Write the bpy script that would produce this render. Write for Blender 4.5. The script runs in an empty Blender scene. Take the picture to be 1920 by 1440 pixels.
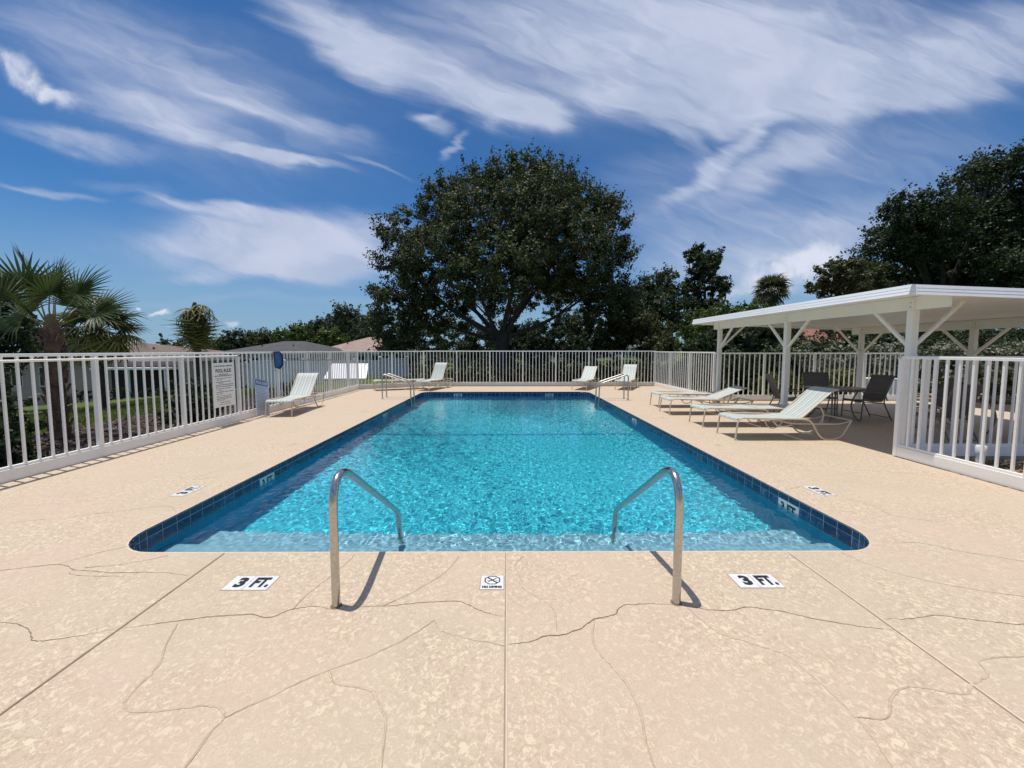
import bpy, bmesh, math, random
import numpy as np
from mathutils import Vector, Matrix

R = math.radians
random.seed(7)
rng = np.random.default_rng(11)
scene = bpy.context.scene
col = scene.collection

# ------------------------------------------------------------------ camera
CAM_H = 1.545
cam_d = bpy.data.cameras.new('camera')
cam = bpy.data.objects.new('camera', cam_d)
col.objects.link(cam)
cam.location = (0, 0, CAM_H)
cam.rotation_euler = (R(90) - math.atan(0.0676), 0, R(-0.25))
cam_d.sensor_width = 36
cam_d.lens = 36 * 725 / 1920
cam_d.shift_x = 5.8 / 1920
cam_d.shift_y = -15 / 1920
cam_d.clip_start = 0.05
cam_d.clip_end = 3000
scene.camera = cam

# ------------------------------------------------------------------ light
SX, SY = 0.17, -0.05                        # shadow offset on the ground per metre of height
sun_dir = Vector((-SX, -SY, 1)).normalized()  # towards the sun
SUN_EL = math.asin(sun_dir.z)
SUN_AZ = math.atan2(sun_dir.x, sun_dir.y)
sl = bpy.data.lights.new('sun', 'SUN')
sl.energy = 4.1
sl.angle = R(0.53)
sl.color = (1.0, 0.955, 0.89)
sun = bpy.data.objects.new('sun', sl)
col.objects.link(sun)
sun.location = (0, 0, 40)
sun.rotation_euler = sun_dir.to_track_quat('Z', 'Y').to_euler()
sl.cycles.is_caustics_light = True

vs = scene.view_settings
vs.view_transform = 'Standard'
vs.look = 'None'
vs.exposure = 0.0
vs.gamma = 1.0
vs.use_curve_mapping = False
scene.render.engine = 'CYCLES'
cy = scene.cycles
cy.use_denoising = True
cy.max_bounces = 10
cy.diffuse_bounces = 4
cy.glossy_bounces = 4
cy.transmission_bounces = 8
cy.transparent_max_bounces = 12
cy.sample_clamp_indirect = 4
cy.blur_glossy = 0.5
cy.caustics_reflective = False
cy.caustics_refractive = True

# ------------------------------------------------------------------ node helper
class NT:
    def __init__(self, tree):
        self.t = tree
        self.n = tree.nodes
    def new(self, kind, **kw):
        nd = self.n.new(kind)
        for k, v in kw.items():
            setattr(nd, k, v)
        return nd
    def link(self, a, b):
        self.t.links.new(a, b)
    def put(self, sock, v):
        if isinstance(v, bpy.types.NodeSocket):
            self.link(v, sock)
        else:
            sock.default_value = v
    def math(self, op, a, b=0.0, c=None, clamp=False):
        nd = self.new('ShaderNodeMath', operation=op, use_clamp=clamp)
        self.put(nd.inputs[0], a)
        self.put(nd.inputs[1], b)
        if c is not None:
            self.put(nd.inputs[2], c)
        return nd.outputs[0]
    def noise(self, vec, scale, detail=3, rough=0.55, dist=0.0, dims='3D'):
        nd = self.new('ShaderNodeTexNoise', noise_dimensions=dims)
        if vec is not None:
            self.link(vec, nd.inputs['Vector'])
        nd.inputs['Scale'].default_value = scale
        nd.inputs['Detail'].default_value = detail
        nd.inputs['Roughness'].default_value = rough
        nd.inputs['Distortion'].default_value = dist
        return nd.outputs['Fac']
    def ramp(self, fac, stops):
        nd = self.new('ShaderNodeValToRGB')
        self.link(fac, nd.inputs[0])
        el = nd.color_ramp.elements
        while len(el) < len(stops):
            el.new(0.5)
        for e, (p, c) in zip(el, stops):
            e.position = p
            e.color = (*c, 1) if len(c) == 3 else c
        return nd.outputs[0]
    def mix(self, fac, a, b, mode='MIX'):
        nd = self.new('ShaderNodeMix', data_type='RGBA', blend_type=mode)
        self.put(nd.inputs[0], fac)
        for s, v in ((nd.inputs[6], a), (nd.inputs[7], b)):
            if isinstance(v, bpy.types.NodeSocket):
                self.link(v, s)
            else:
                s.default_value = (*v, 1) if len(v) == 3 else v
        return nd.outputs[2]
    def smooth(self, v, a, b, lo=0.0, hi=1.0):
        nd = self.new('ShaderNodeMapRange', interpolation_type='SMOOTHSTEP')
        self.put(nd.inputs[0], v)
        nd.inputs[1].default_value = a
        nd.inputs[2].default_value = b
        nd.inputs[3].default_value = lo
        nd.inputs[4].default_value = hi
        return nd.outputs[0]
    def bump(self, h, strength, dist):
        nd = self.new('ShaderNodeBump')
        self.link(h, nd.inputs['Height'])
        nd.inputs['Strength'].default_value = strength
        nd.inputs['Distance'].default_value = dist
        return nd.outputs[0]

# ------------------------------------------------------------------ sky
world = bpy.data.worlds.new('World')
scene.world = world
world.use_nodes = True
W = NT(world.node_tree)
W.n.clear()
sky = W.new('ShaderNodeTexSky', sky_type='NISHITA')
sky.sun_disc = False
sky.sun_elevation = SUN_EL
sky.sun_rotation = SUN_AZ
sky.air_density = 1.0
sky.dust_density = 0.15
sky.ozone_density = 1.6
SKY_STRENGTH = 0.1
geo = W.new('ShaderNodeTexCoord')
sep = W.new('ShaderNodeSeparateXYZ')
W.link(geo.outputs['Generated'], sep.inputs[0])
dx, dy, dz = sep.outputs
yy = W.math('SQRT', W.math('ADD', W.math('MULTIPLY', dy, dy), 0.004))
A = W.math('MULTIPLY', W.math('DIVIDE', dx, yy), 7.25)     # hundreds of pixels, direction space
Ee = W.math('MULTIPLY', W.math('DIVIDE', dz, yy), 7.25)
comb = W.new('ShaderNodeCombineXYZ')
W.link(A, comb.inputs[0]); W.link(Ee, comb.inputs[1])
P0 = comb.outputs[0]

def vnoise(vec, scale, detail, dist=0.0):
    nd = W.new('ShaderNodeTexNoise', noise_dimensions='3D')
    W.link(vec, nd.inputs['Vector'])
    nd.inputs['Scale'].default_value = scale
    nd.inputs['Detail'].default_value = detail
    nd.inputs['Distortion'].default_value = dist
    return nd
def vwarp(vec, scale, amount, detail=3):
    nd = vnoise(vec, scale, detail)
    sb = W.new('ShaderNodeVectorMath', operation='SUBTRACT')
    W.link(nd.outputs['Color'], sb.inputs[0]); sb.inputs[1].default_value = (0.5, 0.5, 0.5)
    sc_ = W.new('ShaderNodeVectorMath', operation='MULTIPLY')
    W.link(sb.outputs[0], sc_.inputs[0]); sc_.inputs[1].default_value = (amount, amount, 0)
    ad = W.new('ShaderNodeVectorMath', operation='ADD')
    W.link(vec, ad.inputs[0]); W.link(sc_.outputs[0], ad.inputs[1])
    return ad.outputs[0]
def vmap(vec, loc, rot, scl, kind='TEXTURE'):
    m = W.new('ShaderNodeMapping', vector_type=kind)
    W.link(vec, m.inputs['Vector'])
    m.inputs['Location'].default_value = (loc[0], loc[1], 0)
    m.inputs['Rotation'].default_value = (0, 0, rot)
    m.inputs['Scale'].default_value = (scl[0], scl[1], 1)
    return m.outputs[0]
P1 = vwarp(P0, 0.45, 0.5, 2)
P1 = vwarp(P1, 1.5, 0.2, 4)
sw = vnoise(vmap(P0, (0, 0), R(-16), (2.6, 0.5)), 1.0, 5, 0.3)
sb_ = W.new('ShaderNodeVectorMath', operation='SUBTRACT')
W.link(sw.outputs['Color'], sb_.inputs[0]); sb_.inputs[1].default_value = (0.5, 0.5, 0.5)
sm_ = W.new('ShaderNodeVectorMath', operation='MULTIPLY_ADD')
W.link(sb_.outputs[0], sm_.inputs[0]); sm_.inputs[1].default_value = (1.5, 0.55, 0); W.link(P1, sm_.inputs[2])
P1 = sm_.outputs[0]

def puff(vec, a, e, ang, la, lt, amp, inner=0.25, total=None):
    q = vmap(vec, (a, e), R(ang), (la, lt))
    ln = W.new('ShaderNodeVectorMath', operation='LENGTH')
    sx = W.new('ShaderNodeVectorMath', operation='MULTIPLY')
    W.link(q, sx.inputs[0]); sx.inputs[1].default_value = (1, 1, 0)
    W.link(sx.outputs[0], ln.inputs[0])
    v = W.smooth(ln.outputs['Value'], inner, 1.0, amp, 0.0)
    return v if total is None else W.math('ADD', total, v)

# cirrus: (azimuth, elevation, tilt, half length, half width, density)
CIRRUS = [
    (3.31, 5.63, -2, 7.79, 1.88, 1.0),
    (-1.81, 5.08, -23, 3.36, 0.69, 0.9),
    (0.09, 4.31, -13, 1.62, 0.55, 0.8),
    (0.57, 4.22, 5, 0.72, 0.46, 0.7),
    (-3.12, 5.61, -29, 2.38, 0.64, 0.6),
    (5.45, 4.64, 5, 4.59, 0.87, 0.85),
    (6.72, 4.33, 6, 2.21, 0.37, 0.6),
    (3.84, 4.13, 0, 2.12, 0.55, 0.45),
    (3.82, 3.3, 38, 1.79, 0.29, 0.75),
    (4.84, 3.35, 25, 2.19, 0.5, 0.6),
    (3.08, 3.83, -27, 1.06, 0.22, 0.5),
    (8.85, 5.47, 30, 2.37, 1.33, 0.6),
    (1.9, 4.54, -11, 1.82, 0.37, 0.6),
    (-7.86, 3.77, -10, 2.26, 0.26, 0.7),
    (-6.22, 4.2, -16, 2.05, 0.51, 0.75),
    (-4.5, 4.34, -21, 3.08, 0.51, 0.5),
    (-7.26, 5.51, -11, 3.87, 1.0, 0.42),
    (-5.1, 3.65, -14, 2.08, 0.38, 0.5),
    (-4.05, 3.44, -9, 1.43, 0.15, 0.85),
    (-4.77, 3.53, -15, 0.47, 0.15, 0.5),
    (-2.38, 3.28, -20, 1.05, 0.08, 0.45),
    (-3.74, 4.07, -17, 2.26, 0.28, 0.4),
    (-1.37, 4.0, -17, 0.71, 0.24, 0.8),
    (-0.89, 3.66, 34, 0.57, 0.13, 0.75),
    (-1.54, 4.15, 19, 0.38, 0.15, 0.5),
    (-8.32, 2.87, -4, 1.43, 0.13, 0.85),
    (-6.77, 3.0, -10, 1.33, 0.19, 0.3),
    (-4.21, 1.89, -3, 3.31, 0.75, 1.1),
    (-5.06, 2.5, -6, 1.93, 0.23, 0.9),
    (-6.02, 2.69, -18, 0.85, 0.15, 0.5),
    (-3.23, 2.2, -4, 2.33, 0.57, 0.8),
    (-4.62, 1.41, 0, 2.74, 0.21, 0.5),
    (-3.44, 1.53, 0, 2.25, 0.48, 0.5),
    (-5.73, 4.43, -17, 5.21, 2.15, 0.4),
    (7.77, 3.16, 0, 4.11, 1.61, 0.35),
    (2.85, 5.09, -3, 8.59, 2.17, 0.35),
    (4.37, 2.88, 10, 4.07, 1.62, 0.34),
    (5.41, 1.73, 5, 4.13, 1.26, 0.4),
    (-4.9, 1.81, -3, 5.06, 1.25, 0.3),
    (3.41, 2.3, 0, 2.74, 0.67, 0.28),
    (5.98, 2.12, 14, 2.53, 0.68, 0.45),
    (3.74, 1.53, 0, 2.57, 0.68, 0.4),
    (2.71, 3.15, 0, 1.94, 0.56, 0.22),
    (-4.64, 0.94, 0, 6.88, 0.16, 0.2),
]
tot = None
for c in CIRRUS:
    tot = puff(P1, *c, inner=0.1, total=tot)
st1 = vmap(P1, (0, 0), R(-16), (3.2, 0.42))
n1 = W.smooth(vnoise(st1, 1.0, 5, 0.15).outputs['Fac'], 0.25, 0.75, 0.70, 1.10)
st2 = vmap(P1, (3, 1), R(-30), (1.5, 0.16))
n2 = W.smooth(vnoise(st2, 1.0, 5, 0.2).outputs['Fac'], 0.25, 0.8, 0.85, 1.1)
cir = W.math('MULTIPLY', W.math('MULTIPLY', tot, n1), n2)
cir = W.math('ADD', cir, W.math('MULTIPLY', W.smooth(Ee, 6.2, 10.0, 0.0, 0.75), n1))  # cloud cover above the view, added for more ambient fill
cir = W.smooth(cir, -0.08, 1.3, 0.0, 0.95)
cir = W.math('MAXIMUM', W.math('SUBTRACT', cir, 0.01), 0.0)
# cumulus
P2 = vwarp(P0, 2.2, 0.42, 5)
CUM = [
    (-8.62, 4.92, -38, 0.84, 0.4, 0.85),
    (-8.0, 4.47, -22, 0.87, 0.32, 0.7),
    (5.12, 1.54, 8, 1.23, 0.51, 0.85),
    (5.85, 1.83, 25, 0.87, 0.45, 0.7),
    (4.64, 1.1, 0, 0.89, 0.39, 0.8),
    (6.12, 1.34, 0, 1.29, 0.59, 0.7),
    (-6.41, 0.64, -6, 0.25, 0.1, 1.2),
    (-6.74, 0.75, 0, 0.13, 0.07, 0.9),
    (-5.08, 0.54, 10, 0.23, 0.11, 1.2),
    (-6.29, 0.42, 0, 0.1, 0.05, 0.5),
    (4.05, 0.95, 0, 0.4, 0.29, 0.6),
]
ct = None
for c in CUM:
    ct = puff(P2, *c, inner=0.05, total=ct)
cn = W.smooth(vnoise(P2, 2.6, 6, 0.3).outputs['Fac'], 0.25, 0.7, 0.45, 1.2)
cum = W.smooth(W.math('MULTIPLY', ct, cn), 0.05, 1.1, 0.0, 0.88)
above = W.smooth(dz, 0.0, 0.06)
cir = W.math('MULTIPLY', cir, above)
cum = W.math('MULTIPLY', cum, above)
shade = W.smooth(vnoise(P1, 0.8, 4, 0.4).outputs['Fac'], 0.3, 0.7)
cc = W.mix(shade, (4.7, 5.4, 7.1), (5.9, 6.4, 8.0))
tint = W.mix(1.0, sky.outputs[0], (0.31, 0.64, 0.95), 'MULTIPLY')
haze_f = W.smooth(dz, -0.02, 0.30, 0.85, 0.0)
tint = W.mix(haze_f, tint, (2.9, 4.3, 5.9))
skyc = W.mix(cir, tint, cc)
skyc = W.mix(cum, skyc, (7.6, 7.9, 9.0))
bg = W.new('ShaderNodeBackground')
W.link(skyc, bg.inputs[0])
bg.inputs[1].default_value = SKY_STRENGTH
wo = W.new('ShaderNodeOutputWorld')
W.link(bg.outputs[0], wo.inputs[0])
world.cycles.sampling_method = 'MANUAL'
world.cycles.sample_map_resolution = 1024

# ------------------------------------------------------------------ object helpers
def tag(o, label=None, cat=None, group=None, kind=None):
    if label: o['label'] = label
    if cat: o['category'] = cat
    if group: o['group'] = group
    if kind: o['kind'] = kind
    return o

def empty(name, loc=(0, 0, 0), rz=0.0, label=None, cat=None, group=None, kind=None):
    o = bpy.data.objects.new(name, None)
    o.empty_display_size = 0.1
    o.location = loc
    o.rotation_euler = (0, 0, rz)
    col.objects.link(o)
    return tag(o, label, cat, group, kind)

def link_mesh(name, me, parent=None, loc=None, rz=0.0):
    o = bpy.data.objects.new(name, me)
    col.objects.link(o)
    if parent is not None:
        o.parent = parent
    if loc is not None:
        o.location = loc
    if rz:
        o.rotation_euler = (0, 0, rz)
    return o

def copy_tree(o, parent=None):
    c = o.copy()
    col.objects.link(c)
    if parent is not None:
        c.parent = parent
    for ch in list(o.children):
        copy_tree(ch, c)
    return c

def frames(pts):
    pts = [Vector(p) for p in pts]
    n = len(pts)
    tans = []
    for i in range(n):
        a = pts[max(i - 1, 0)]
        b = pts[min(i + 1, n - 1)]
        tans.append((b - a).normalized())
    t0 = tans[0]
    up = Vector((0, 0, 1)) if abs(t0.z) < 0.9 else Vector((0, 1, 0))
    u = t0.cross(up).normalized()
    out = []
    for i in range(n):
        t = tans[i]
        u = (u - t * u.dot(t)).normalized()
        out.append((pts[i], t, u, t.cross(u)))
    return out

def smooth_path(pts, sub=5):
    """Catmull-Rom through the points."""
    P = [Vector(p) for p in pts]
    P = [P[0] * 2 - P[1]] + P + [P[-1] * 2 - P[-2]]
    out = []
    for i in range(1, len(P) - 2):
        for k in range(sub):
            t = k / sub
            a, b, c, d = P[i - 1], P[i], P[i + 1], P[i + 2]
            out.append(0.5 * ((2 * b) + (c - a) * t + (2 * a - 5 * b + 4 * c - d) * t * t + (3 * b - a - 3 * c + d) * t ** 3))
    out.append(P[-2])
    return out

def fillet(pts, r, seg=6):
    """polyline with rounded corners"""
    P = [Vector(p) for p in pts]
    out = [P[0]]
    for i in range(1, len(P) - 1):
        a, b, c = P[i - 1], P[i], P[i + 1]
        ri = r[i - 1] if isinstance(r, (list, tuple)) else r
        d1 = (a - b); d2 = (c - b)
        k = min(ri, d1.length * 0.49, d2.length * 0.49)
        p, q = b + d1.normalized() * k, b + d2.normalized() * k
        for s in range(seg + 1):
            t = s / seg
            out.append(p * (1 - t) ** 2 + b * 2 * t * (1 - t) + q * t * t)
    out.append(P[-1])
    return out

class MB:
    def __init__(self):
        self.v, self.f = [], []
    def add(self, vs_, fs_):
        k = len(self.v)
        self.v += [tuple(p) for p in vs_]
        self.f += [tuple(i + k for i in f) for f in fs_]
        return self
    def box(self, x0, x1, y0, y1, z0, z1, bevel=0.0):
        if bevel <= 0:
            self.add([(x0, y0, z0), (x1, y0, z0), (x1, y1, z0), (x0, y1, z0), (x0, y0, z1), (x1, y0, z1), (x1, y1, z1), (x0, y1, z1)],
                     [(0, 3, 2, 1), (4, 5, 6, 7), (0, 1, 5, 4), (1, 2, 6, 5), (2, 3, 7, 6), (3, 0, 4, 7)])
        else:
            b = bevel
            L = []
            for z, i in ((z0, b), (z0 + b, 0), (z1 - b, 0), (z1, b)):
                L.append([(x0 + i, y0 + i, z), (x1 - i, y0 + i, z), (x1 - i, y1 - i, z), (x0 + i, y1 - i, z)])
            v = sum(L, [])
            f = [(3, 2, 1, 0), (12, 13, 14, 15)]
            for r_ in range(3):
                for k in range(4):
                    a = r_ * 4 + k; c = r_ * 4 + (k + 1) % 4
                    f.append((a, c, c + 4, a + 4))
            self.add(v, f)
        return self
    def bar(self, p, q, w, h, up=(0, 0, 1)):
        p, q = Vector(p), Vector(q)
        t = (q - p).normalized()
        u = t.cross(Vector(up))
        if u.length < 1e-4:
            u = t.cross(Vector((0, 1, 0)))
        u.normalize()
        n = u.cross(t)
        a, b = u * w / 2, n * h / 2
        self.add([p - a - b, p + a - b, p + a + b, p - a + b, q - a - b, q + a - b, q + a + b, q - a + b],
                 [(0, 3, 2, 1), (4, 5, 6, 7), (0, 1, 5, 4), (1, 2, 6, 5), (2, 3, 7, 6), (3, 0, 4, 7)])
        return self
    def tube(self, pts, r, seg=8, caps=True):
        fr = frames(pts)
        n = len(fr)
        k0 = len(self.v)
        for i, (p, t, u, w) in enumerate(fr):
            rr = r[i] if isinstance(r, (list, tuple)) else r
            for s in range(seg):
                a = 2 * math.pi * s / seg
                self.v.append(tuple(p + u * (rr * math.cos(a)) + w * (rr * math.sin(a))))
        for i in range(n - 1):
            for s in range(seg):
                a = k0 + i * seg + s
                b = k0 + i * seg + (s + 1) % seg
                self.f.append((a, b, b + seg, a + seg))
        if caps:
            self.f.append(tuple(k0 + s for s in range(seg))[::-1])
            self.f.append(tuple(k0 + (n - 1) * seg + s for s in range(seg)))
        return self
    def lathe(self, prof, seg=16, c=(0, 0)):
        k0 = len(self.v)
        for (r, z) in prof:
            for s in range(seg):
                a = 2 * math.pi * s / seg
                self.v.append((c[0] + r * math.cos(a), c[1] + r * math.sin(a), z))
        for i in range(len(prof) - 1):
            for s in range(seg):
                a = k0 + i * seg + s; b = k0 + i * seg + (s + 1) % seg
                self.f.append((a, b, b + seg, a + seg))
        self.f.append(tuple(k0 + s for s in range(seg))[::-1])
        self.f.append(tuple(k0 + (len(prof) - 1) * seg + s for s in range(seg)))
        return self
    def prism(self, poly, z0, z1):
        n = len(poly)
        self.add([(x, y, z0) for x, y in poly] + [(x, y, z1) for x, y in poly],
                 [tuple(range(n))[::-1], tuple(range(n, 2 * n))] + [(i, (i + 1) % n, (i + 1) % n + n, i + n) for i in range(n)])
        return self
    def ribbon(self, prof, y0, y1, th, ny=1):
        """profile (x,z) list swept across y, with thickness"""
        n = len(prof)
        nr = []
        for i in range(n):
            a = prof[max(i - 1, 0)]; b = prof[min(i + 1, n - 1)]
            d = Vector((b[0] - a[0], b[1] - a[1])).normalized()
            nr.append((-d.y, d.x))
        top = [(p[0], p[1]) for p in prof]
        bot = [(p[0] - q[0] * th, p[1] - q[1] * th) for p, q in zip(prof, nr)]
        loop = top + bot[::-1]
        m = len(loop)
        vs_, fs_ = [], []
        for j in range(ny + 1):
            y = y0 + (y1 - y0) * j / ny
            vs_ += [(x, y, z) for x, z in loop]
        for j in range(ny):
            for i in range(m):
                a = j * m + i; b = j * m + (i + 1) % m
                fs_.append((a, b, b + m, a + m))
        for i in range(n - 1):
            fs_.append((i, i + 1, m - 2 - i, m - 1 - i))
            k = ny * m
            fs_.append((k + i + 1, k + i, k + m - 1 - i, k + m - 2 - i))
        self.add(vs_, fs_)
        return self
    def mesh(self, name, mat, smooth=False, recalc=True):
        me = bpy.data.meshes.new(name)
        me.from_pydata(self.v, [], self.f)
        if recalc:
            bm = bmesh.new(); bm.from_mesh(me)
            bmesh.ops.recalc_face_normals(bm, faces=bm.faces)
            bm.to_mesh(me); bm.free()
        if smooth:
            me.polygons.foreach_set('use_smooth', [True] * len(me.polygons))
            try:
                me.set_sharp_from_angle(angle=R(40))
            except Exception:
                pass
        if mat:
            me.materials.append(mat)
        return me
    def build(self, name, mat, parent=None, smooth=False, loc=None, rz=0.0):
        return link_mesh(name, self.mesh(name, mat, smooth), parent, loc, rz)

# ------------------------------------------------------------------ materials
def material(name):
    m = bpy.data.materials.new(name)
    m.use_nodes = True
    t = NT(m.node_tree)
    t.n.clear()
    out = t.new('ShaderNodeOutputMaterial')
    b = t.new('ShaderNodeBsdfPrincipled')
    t.link(b.outputs[0], out.inputs[0])
    tc = t.new('ShaderNodeTexCoord')
    return m, t, b, tc, out

def simple(name, c, rough=0.5, metal=0.0, var=0.12, scale=6.0, bump=0.0, spec=None, world_space=False):
    m, t, b, tc, out = material(name)
    v = tc.outputs['Object']
    if world_space:
        v = t.new('ShaderNodeNewGeometry').outputs['Position']
    n = t.noise(v, scale, 5, 0.6)
    d = tuple(x * (1 - var) for x in c); e = tuple(min(1, x * (1 + var)) for x in c)
    t.link(t.ramp(n, [(0.3, d), (0.7, e)]), b.inputs['Base Color'])
    b.inputs['Roughness'].default_value = rough
    b.inputs['Metallic'].default_value = metal
    if spec is not None:
        b.inputs['Specular IOR Level'].default_value = spec
    if bump:
        t.link(t.bump(t.noise(v, scale * 8, 4), bump, 0.005), b.inputs['Normal'])
    return m

M = {}
# deck: knockdown textured cool-deck coating
m, t, b, tc, out = material('deck_coating')
pos = t.new('ShaderNodeNewGeometry').outputs['Position']
big = t.noise(pos, 0.55, 4, 0.6)
mid = t.noise(pos, 3.0, 4, 0.6, 0.4)
kn = t.noise(pos, 33.0, 7, 0.62, 1.1)
kn2 = t.noise(pos, 150.0, 4, 0.65, 0.3)
flake = t.smooth(kn, 0.515, 0.565)
pit = t.smooth(kn, 0.40, 0.46, 1.0, 0.0)
base = t.ramp(big, [(0.3, (0.525, 0.425, 0.308)), (0.46, (0.57, 0.456, 0.335)), (0.58, (0.585, 0.44, 0.335)), (0.66, (0.57, 0.468, 0.342)), (0.78, (0.545, 0.447, 0.328))])
base = t.mix(t.smooth(mid, 0.3, 0.75, 0.0, 0.28), base, (0.475, 0.372, 0.258))
patchy = t.smooth(t.noise(pos, 1.1, 4, 0.6, 0.5), 0.38, 0.62, 0.35, 1.0)
colr = t.mix(t.math('MULTIPLY', flake, t.math('MULTIPLY', patchy, 0.95)), base, (0.665, 0.55, 0.39))
colr = t.mix(t.math('MULTIPLY', pit, t.math('MULTIPLY', patchy, 0.6)), colr, (0.375, 0.288, 0.20))
edge = t.math('MULTIPLY', t.smooth(kn, 0.495, 0.512), t.smooth(kn, 0.512, 0.53, 1.0, 0.0))  # shadowed flake rims, put into the colour as a dark contour
colr = t.mix(t.math('MULTIPLY', edge, t.math('MULTIPLY', patchy, 0.6)), colr, (0.33, 0.245, 0.165))
colr = t.mix(t.smooth(kn2, 0.35, 0.7, 0.0, 0.22), colr, (0.40, 0.31, 0.215))
spk = t.smooth(t.noise(pos, 90.0, 1), 0.79, 0.83)
colr = t.mix(t.math('MULTIPLY', spk, 0.5), colr, (0.2, 0.15, 0.1))
stain = t.math('MULTIPLY', t.smooth(t.noise(pos, 0.9, 7, 0.72, 0.8), 0.54, 0.74), 0.34)
colr = t.mix(stain, colr, (0.42, 0.335, 0.25))
t.link(colr, b.inputs['Base Color'])
b.inputs['Roughness'].default_value = 0.72
b.inputs['Specular IOR Level'].default_value = 0.25
h = t.math('ADD', t.math('SUBTRACT', flake, t.math('MULTIPLY', pit, 0.5)), t.math('MULTIPLY', kn2, 0.5))
t.link(t.bump(h, 0.45, 0.003), b.inputs['Normal'])
M['deck'] = m

M['lip'] = simple('pool_lip', (0.58, 0.475, 0.345), 0.7, var=0.12, scale=14)
M['crack'] = simple('crack_dirt', (0.20, 0.14, 0.09), 0.9, var=0.3, scale=20)
M['faint_crack'] = simple('faint_crack', (0.36, 0.275, 0.19), 0.8, var=0.2, scale=9)
M['joint'] = simple('joint_filler', (0.62, 0.52, 0.40), 0.7, var=0.1, scale=8)
M['groove'] = simple('joint_groove', (0.30, 0.22, 0.15), 0.8, var=0.2, scale=9)
M['patch'] = simple('crack_patch', (0.545, 0.435, 0.315), 0.7, var=0.08, scale=12)

def white_paint(name, c, rough=0.42):
    m, t, b, tc, out = material(name)
    pos = t.new('ShaderNodeNewGeometry').outputs['Position']
    n = t.noise(pos, 2.2, 6, 0.65)
    n2 = t.noise(pos, 30.0, 4, 0.6)
    d = t.math('MULTIPLY', t.smooth(n, 0.42, 0.75), t.smooth(n2, 0.35, 0.8))
    cc_ = t.mix(t.math('MULTIPLY', d, 0.42), c, tuple(x * 0.55 for x in c))
    t.link(cc_, b.inputs['Base Color'])
    b.inputs['Roughness'].default_value = rough
    t.link(t.bump(n2, 0.12, 0.002), b.inputs['Normal'])
    return m
M['white'] = white_paint('white_fence_paint', (0.92, 0.895, 0.835))
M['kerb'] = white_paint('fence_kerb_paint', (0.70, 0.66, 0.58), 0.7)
M['beam'] = white_paint('pavilion_beam_paint', (0.90, 0.87, 0.78))
M['fascia'] = white_paint('white_aluminium', (0.86, 0.86, 0.86), 0.3)
M['steel'] = None
m, t, b, tc, out = material('brushed_steel')
n = t.noise(tc.outputs['Object'], 40.0, 4, 0.6)
t.link(t.ramp(n, [(0.3, (0.42, 0.41, 0.39)), (0.7, (0.56, 0.55, 0.53))]), b.inputs['Base Color'])
b.inputs['Metallic'].default_value = 1.0
b.inputs['Roughness'].default_value = 0.34
M['steel'] = m
M['ladder_steel'] = m.copy()
M['ladder_steel'].node_tree.nodes['Principled BSDF'].inputs['Roughness'].default_value = 0.42
b.inputs['Roughness'].default_value = 0.24
M['frame'] = simple('tan_powder_coat', (0.60, 0.50, 0.38), 0.35, var=0.08, scale=10)
M['dark_frame'] = simple('bronze_powder_coat', (0.20, 0.16, 0.125), 0.4, var=0.15, scale=10)
M['dark_sling'] = simple('dark_sling_fabric', (0.14, 0.125, 0.112), 0.75, var=0.25, scale=30, bump=0.2)
M['table_top'] = simple('table_glass', (0.16, 0.15, 0.14), 0.15, var=0.1)

# striped sling
m, t, b, tc, out = material('striped_sling')
sp = t.new('ShaderNodeSeparateXYZ')
t.link(tc.outputs['Object'], sp.inputs[0])
yv = t.math('MULTIPLY', sp.outputs[1], 1 / 0.142)
fr_ = t.math('FRACT', t.math('ADD', yv, 10.0))
c1 = t.new('ShaderNodeValToRGB')
t.link(fr_, c1.inputs[0])
cr = c1.color_ramp
cr.interpolation = 'CONSTANT'
stops = [(0, (0.62, 0.63, 0.58)), (0.20, (0.10, 0.15, 0.15)), (0.28, (0.60, 0.62, 0.56)), (0.38, (0.40, 0.46, 0.43)), (0.56, (0.60, 0.63, 0.57)),
         (0.70, (0.08, 0.11, 0.12)), (0.79, (0.61, 0.63, 0.58)), (0.88, (0.44, 0.49, 0.46))]
while len(cr.elements) < len(stops):
    cr.elements.new(0.5)
for e, (p, c) in zip(cr.elements, stops):
    e.position = p; e.color = (*c, 1)
wv = t.noise(tc.outputs['Object'], 260.0, 2)
t.link(t.mix(t.math('MULTIPLY', wv, 0.25), c1.outputs[0], (0.5, 0.5, 0.45)), b.inputs['Base Color'])
b.inputs['Roughness'].default_value = 0.6
t.link(t.bump(wv, 0.25, 0.001), b.inputs['Normal'])
M['sling'] = m

# pool: water's light absorption by depth is put into the plaster colours
def plaster(name, lo, hi):
    m, t, b, tc, out = material(name)
    pos = t.new('ShaderNodeNewGeometry').outputs['Position']
    n = t.noise(pos, 2.5, 5, 0.6)
    t.link(t.ramp(n, [(0.3, lo), (0.7, hi)]), b.inputs['Base Color'])
    b.inputs['Roughness'].default_value = 0.8
    b.inputs['Specular IOR Level'].default_value = 0.1
    return m
M['plaster'] = plaster('depth_tinted_floor_finish', (0.06, 0.56, 0.69), (0.085, 0.62, 0.75))
M['wall_plaster'] = plaster('shade_toned_wall_finish', (0.02, 0.30, 0.50), (0.03, 0.37, 0.57))  # wall's shade is put into this deeper blue; marker line shares it
M['step_plaster'] = plaster('depth_tinted_step_finish', (0.26, 0.50, 0.61), (0.33, 0.57, 0.67))
M['grout'] = simple('tile_grout', (0.30, 0.33, 0.37), 0.8, var=0.2, scale=25)

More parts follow.
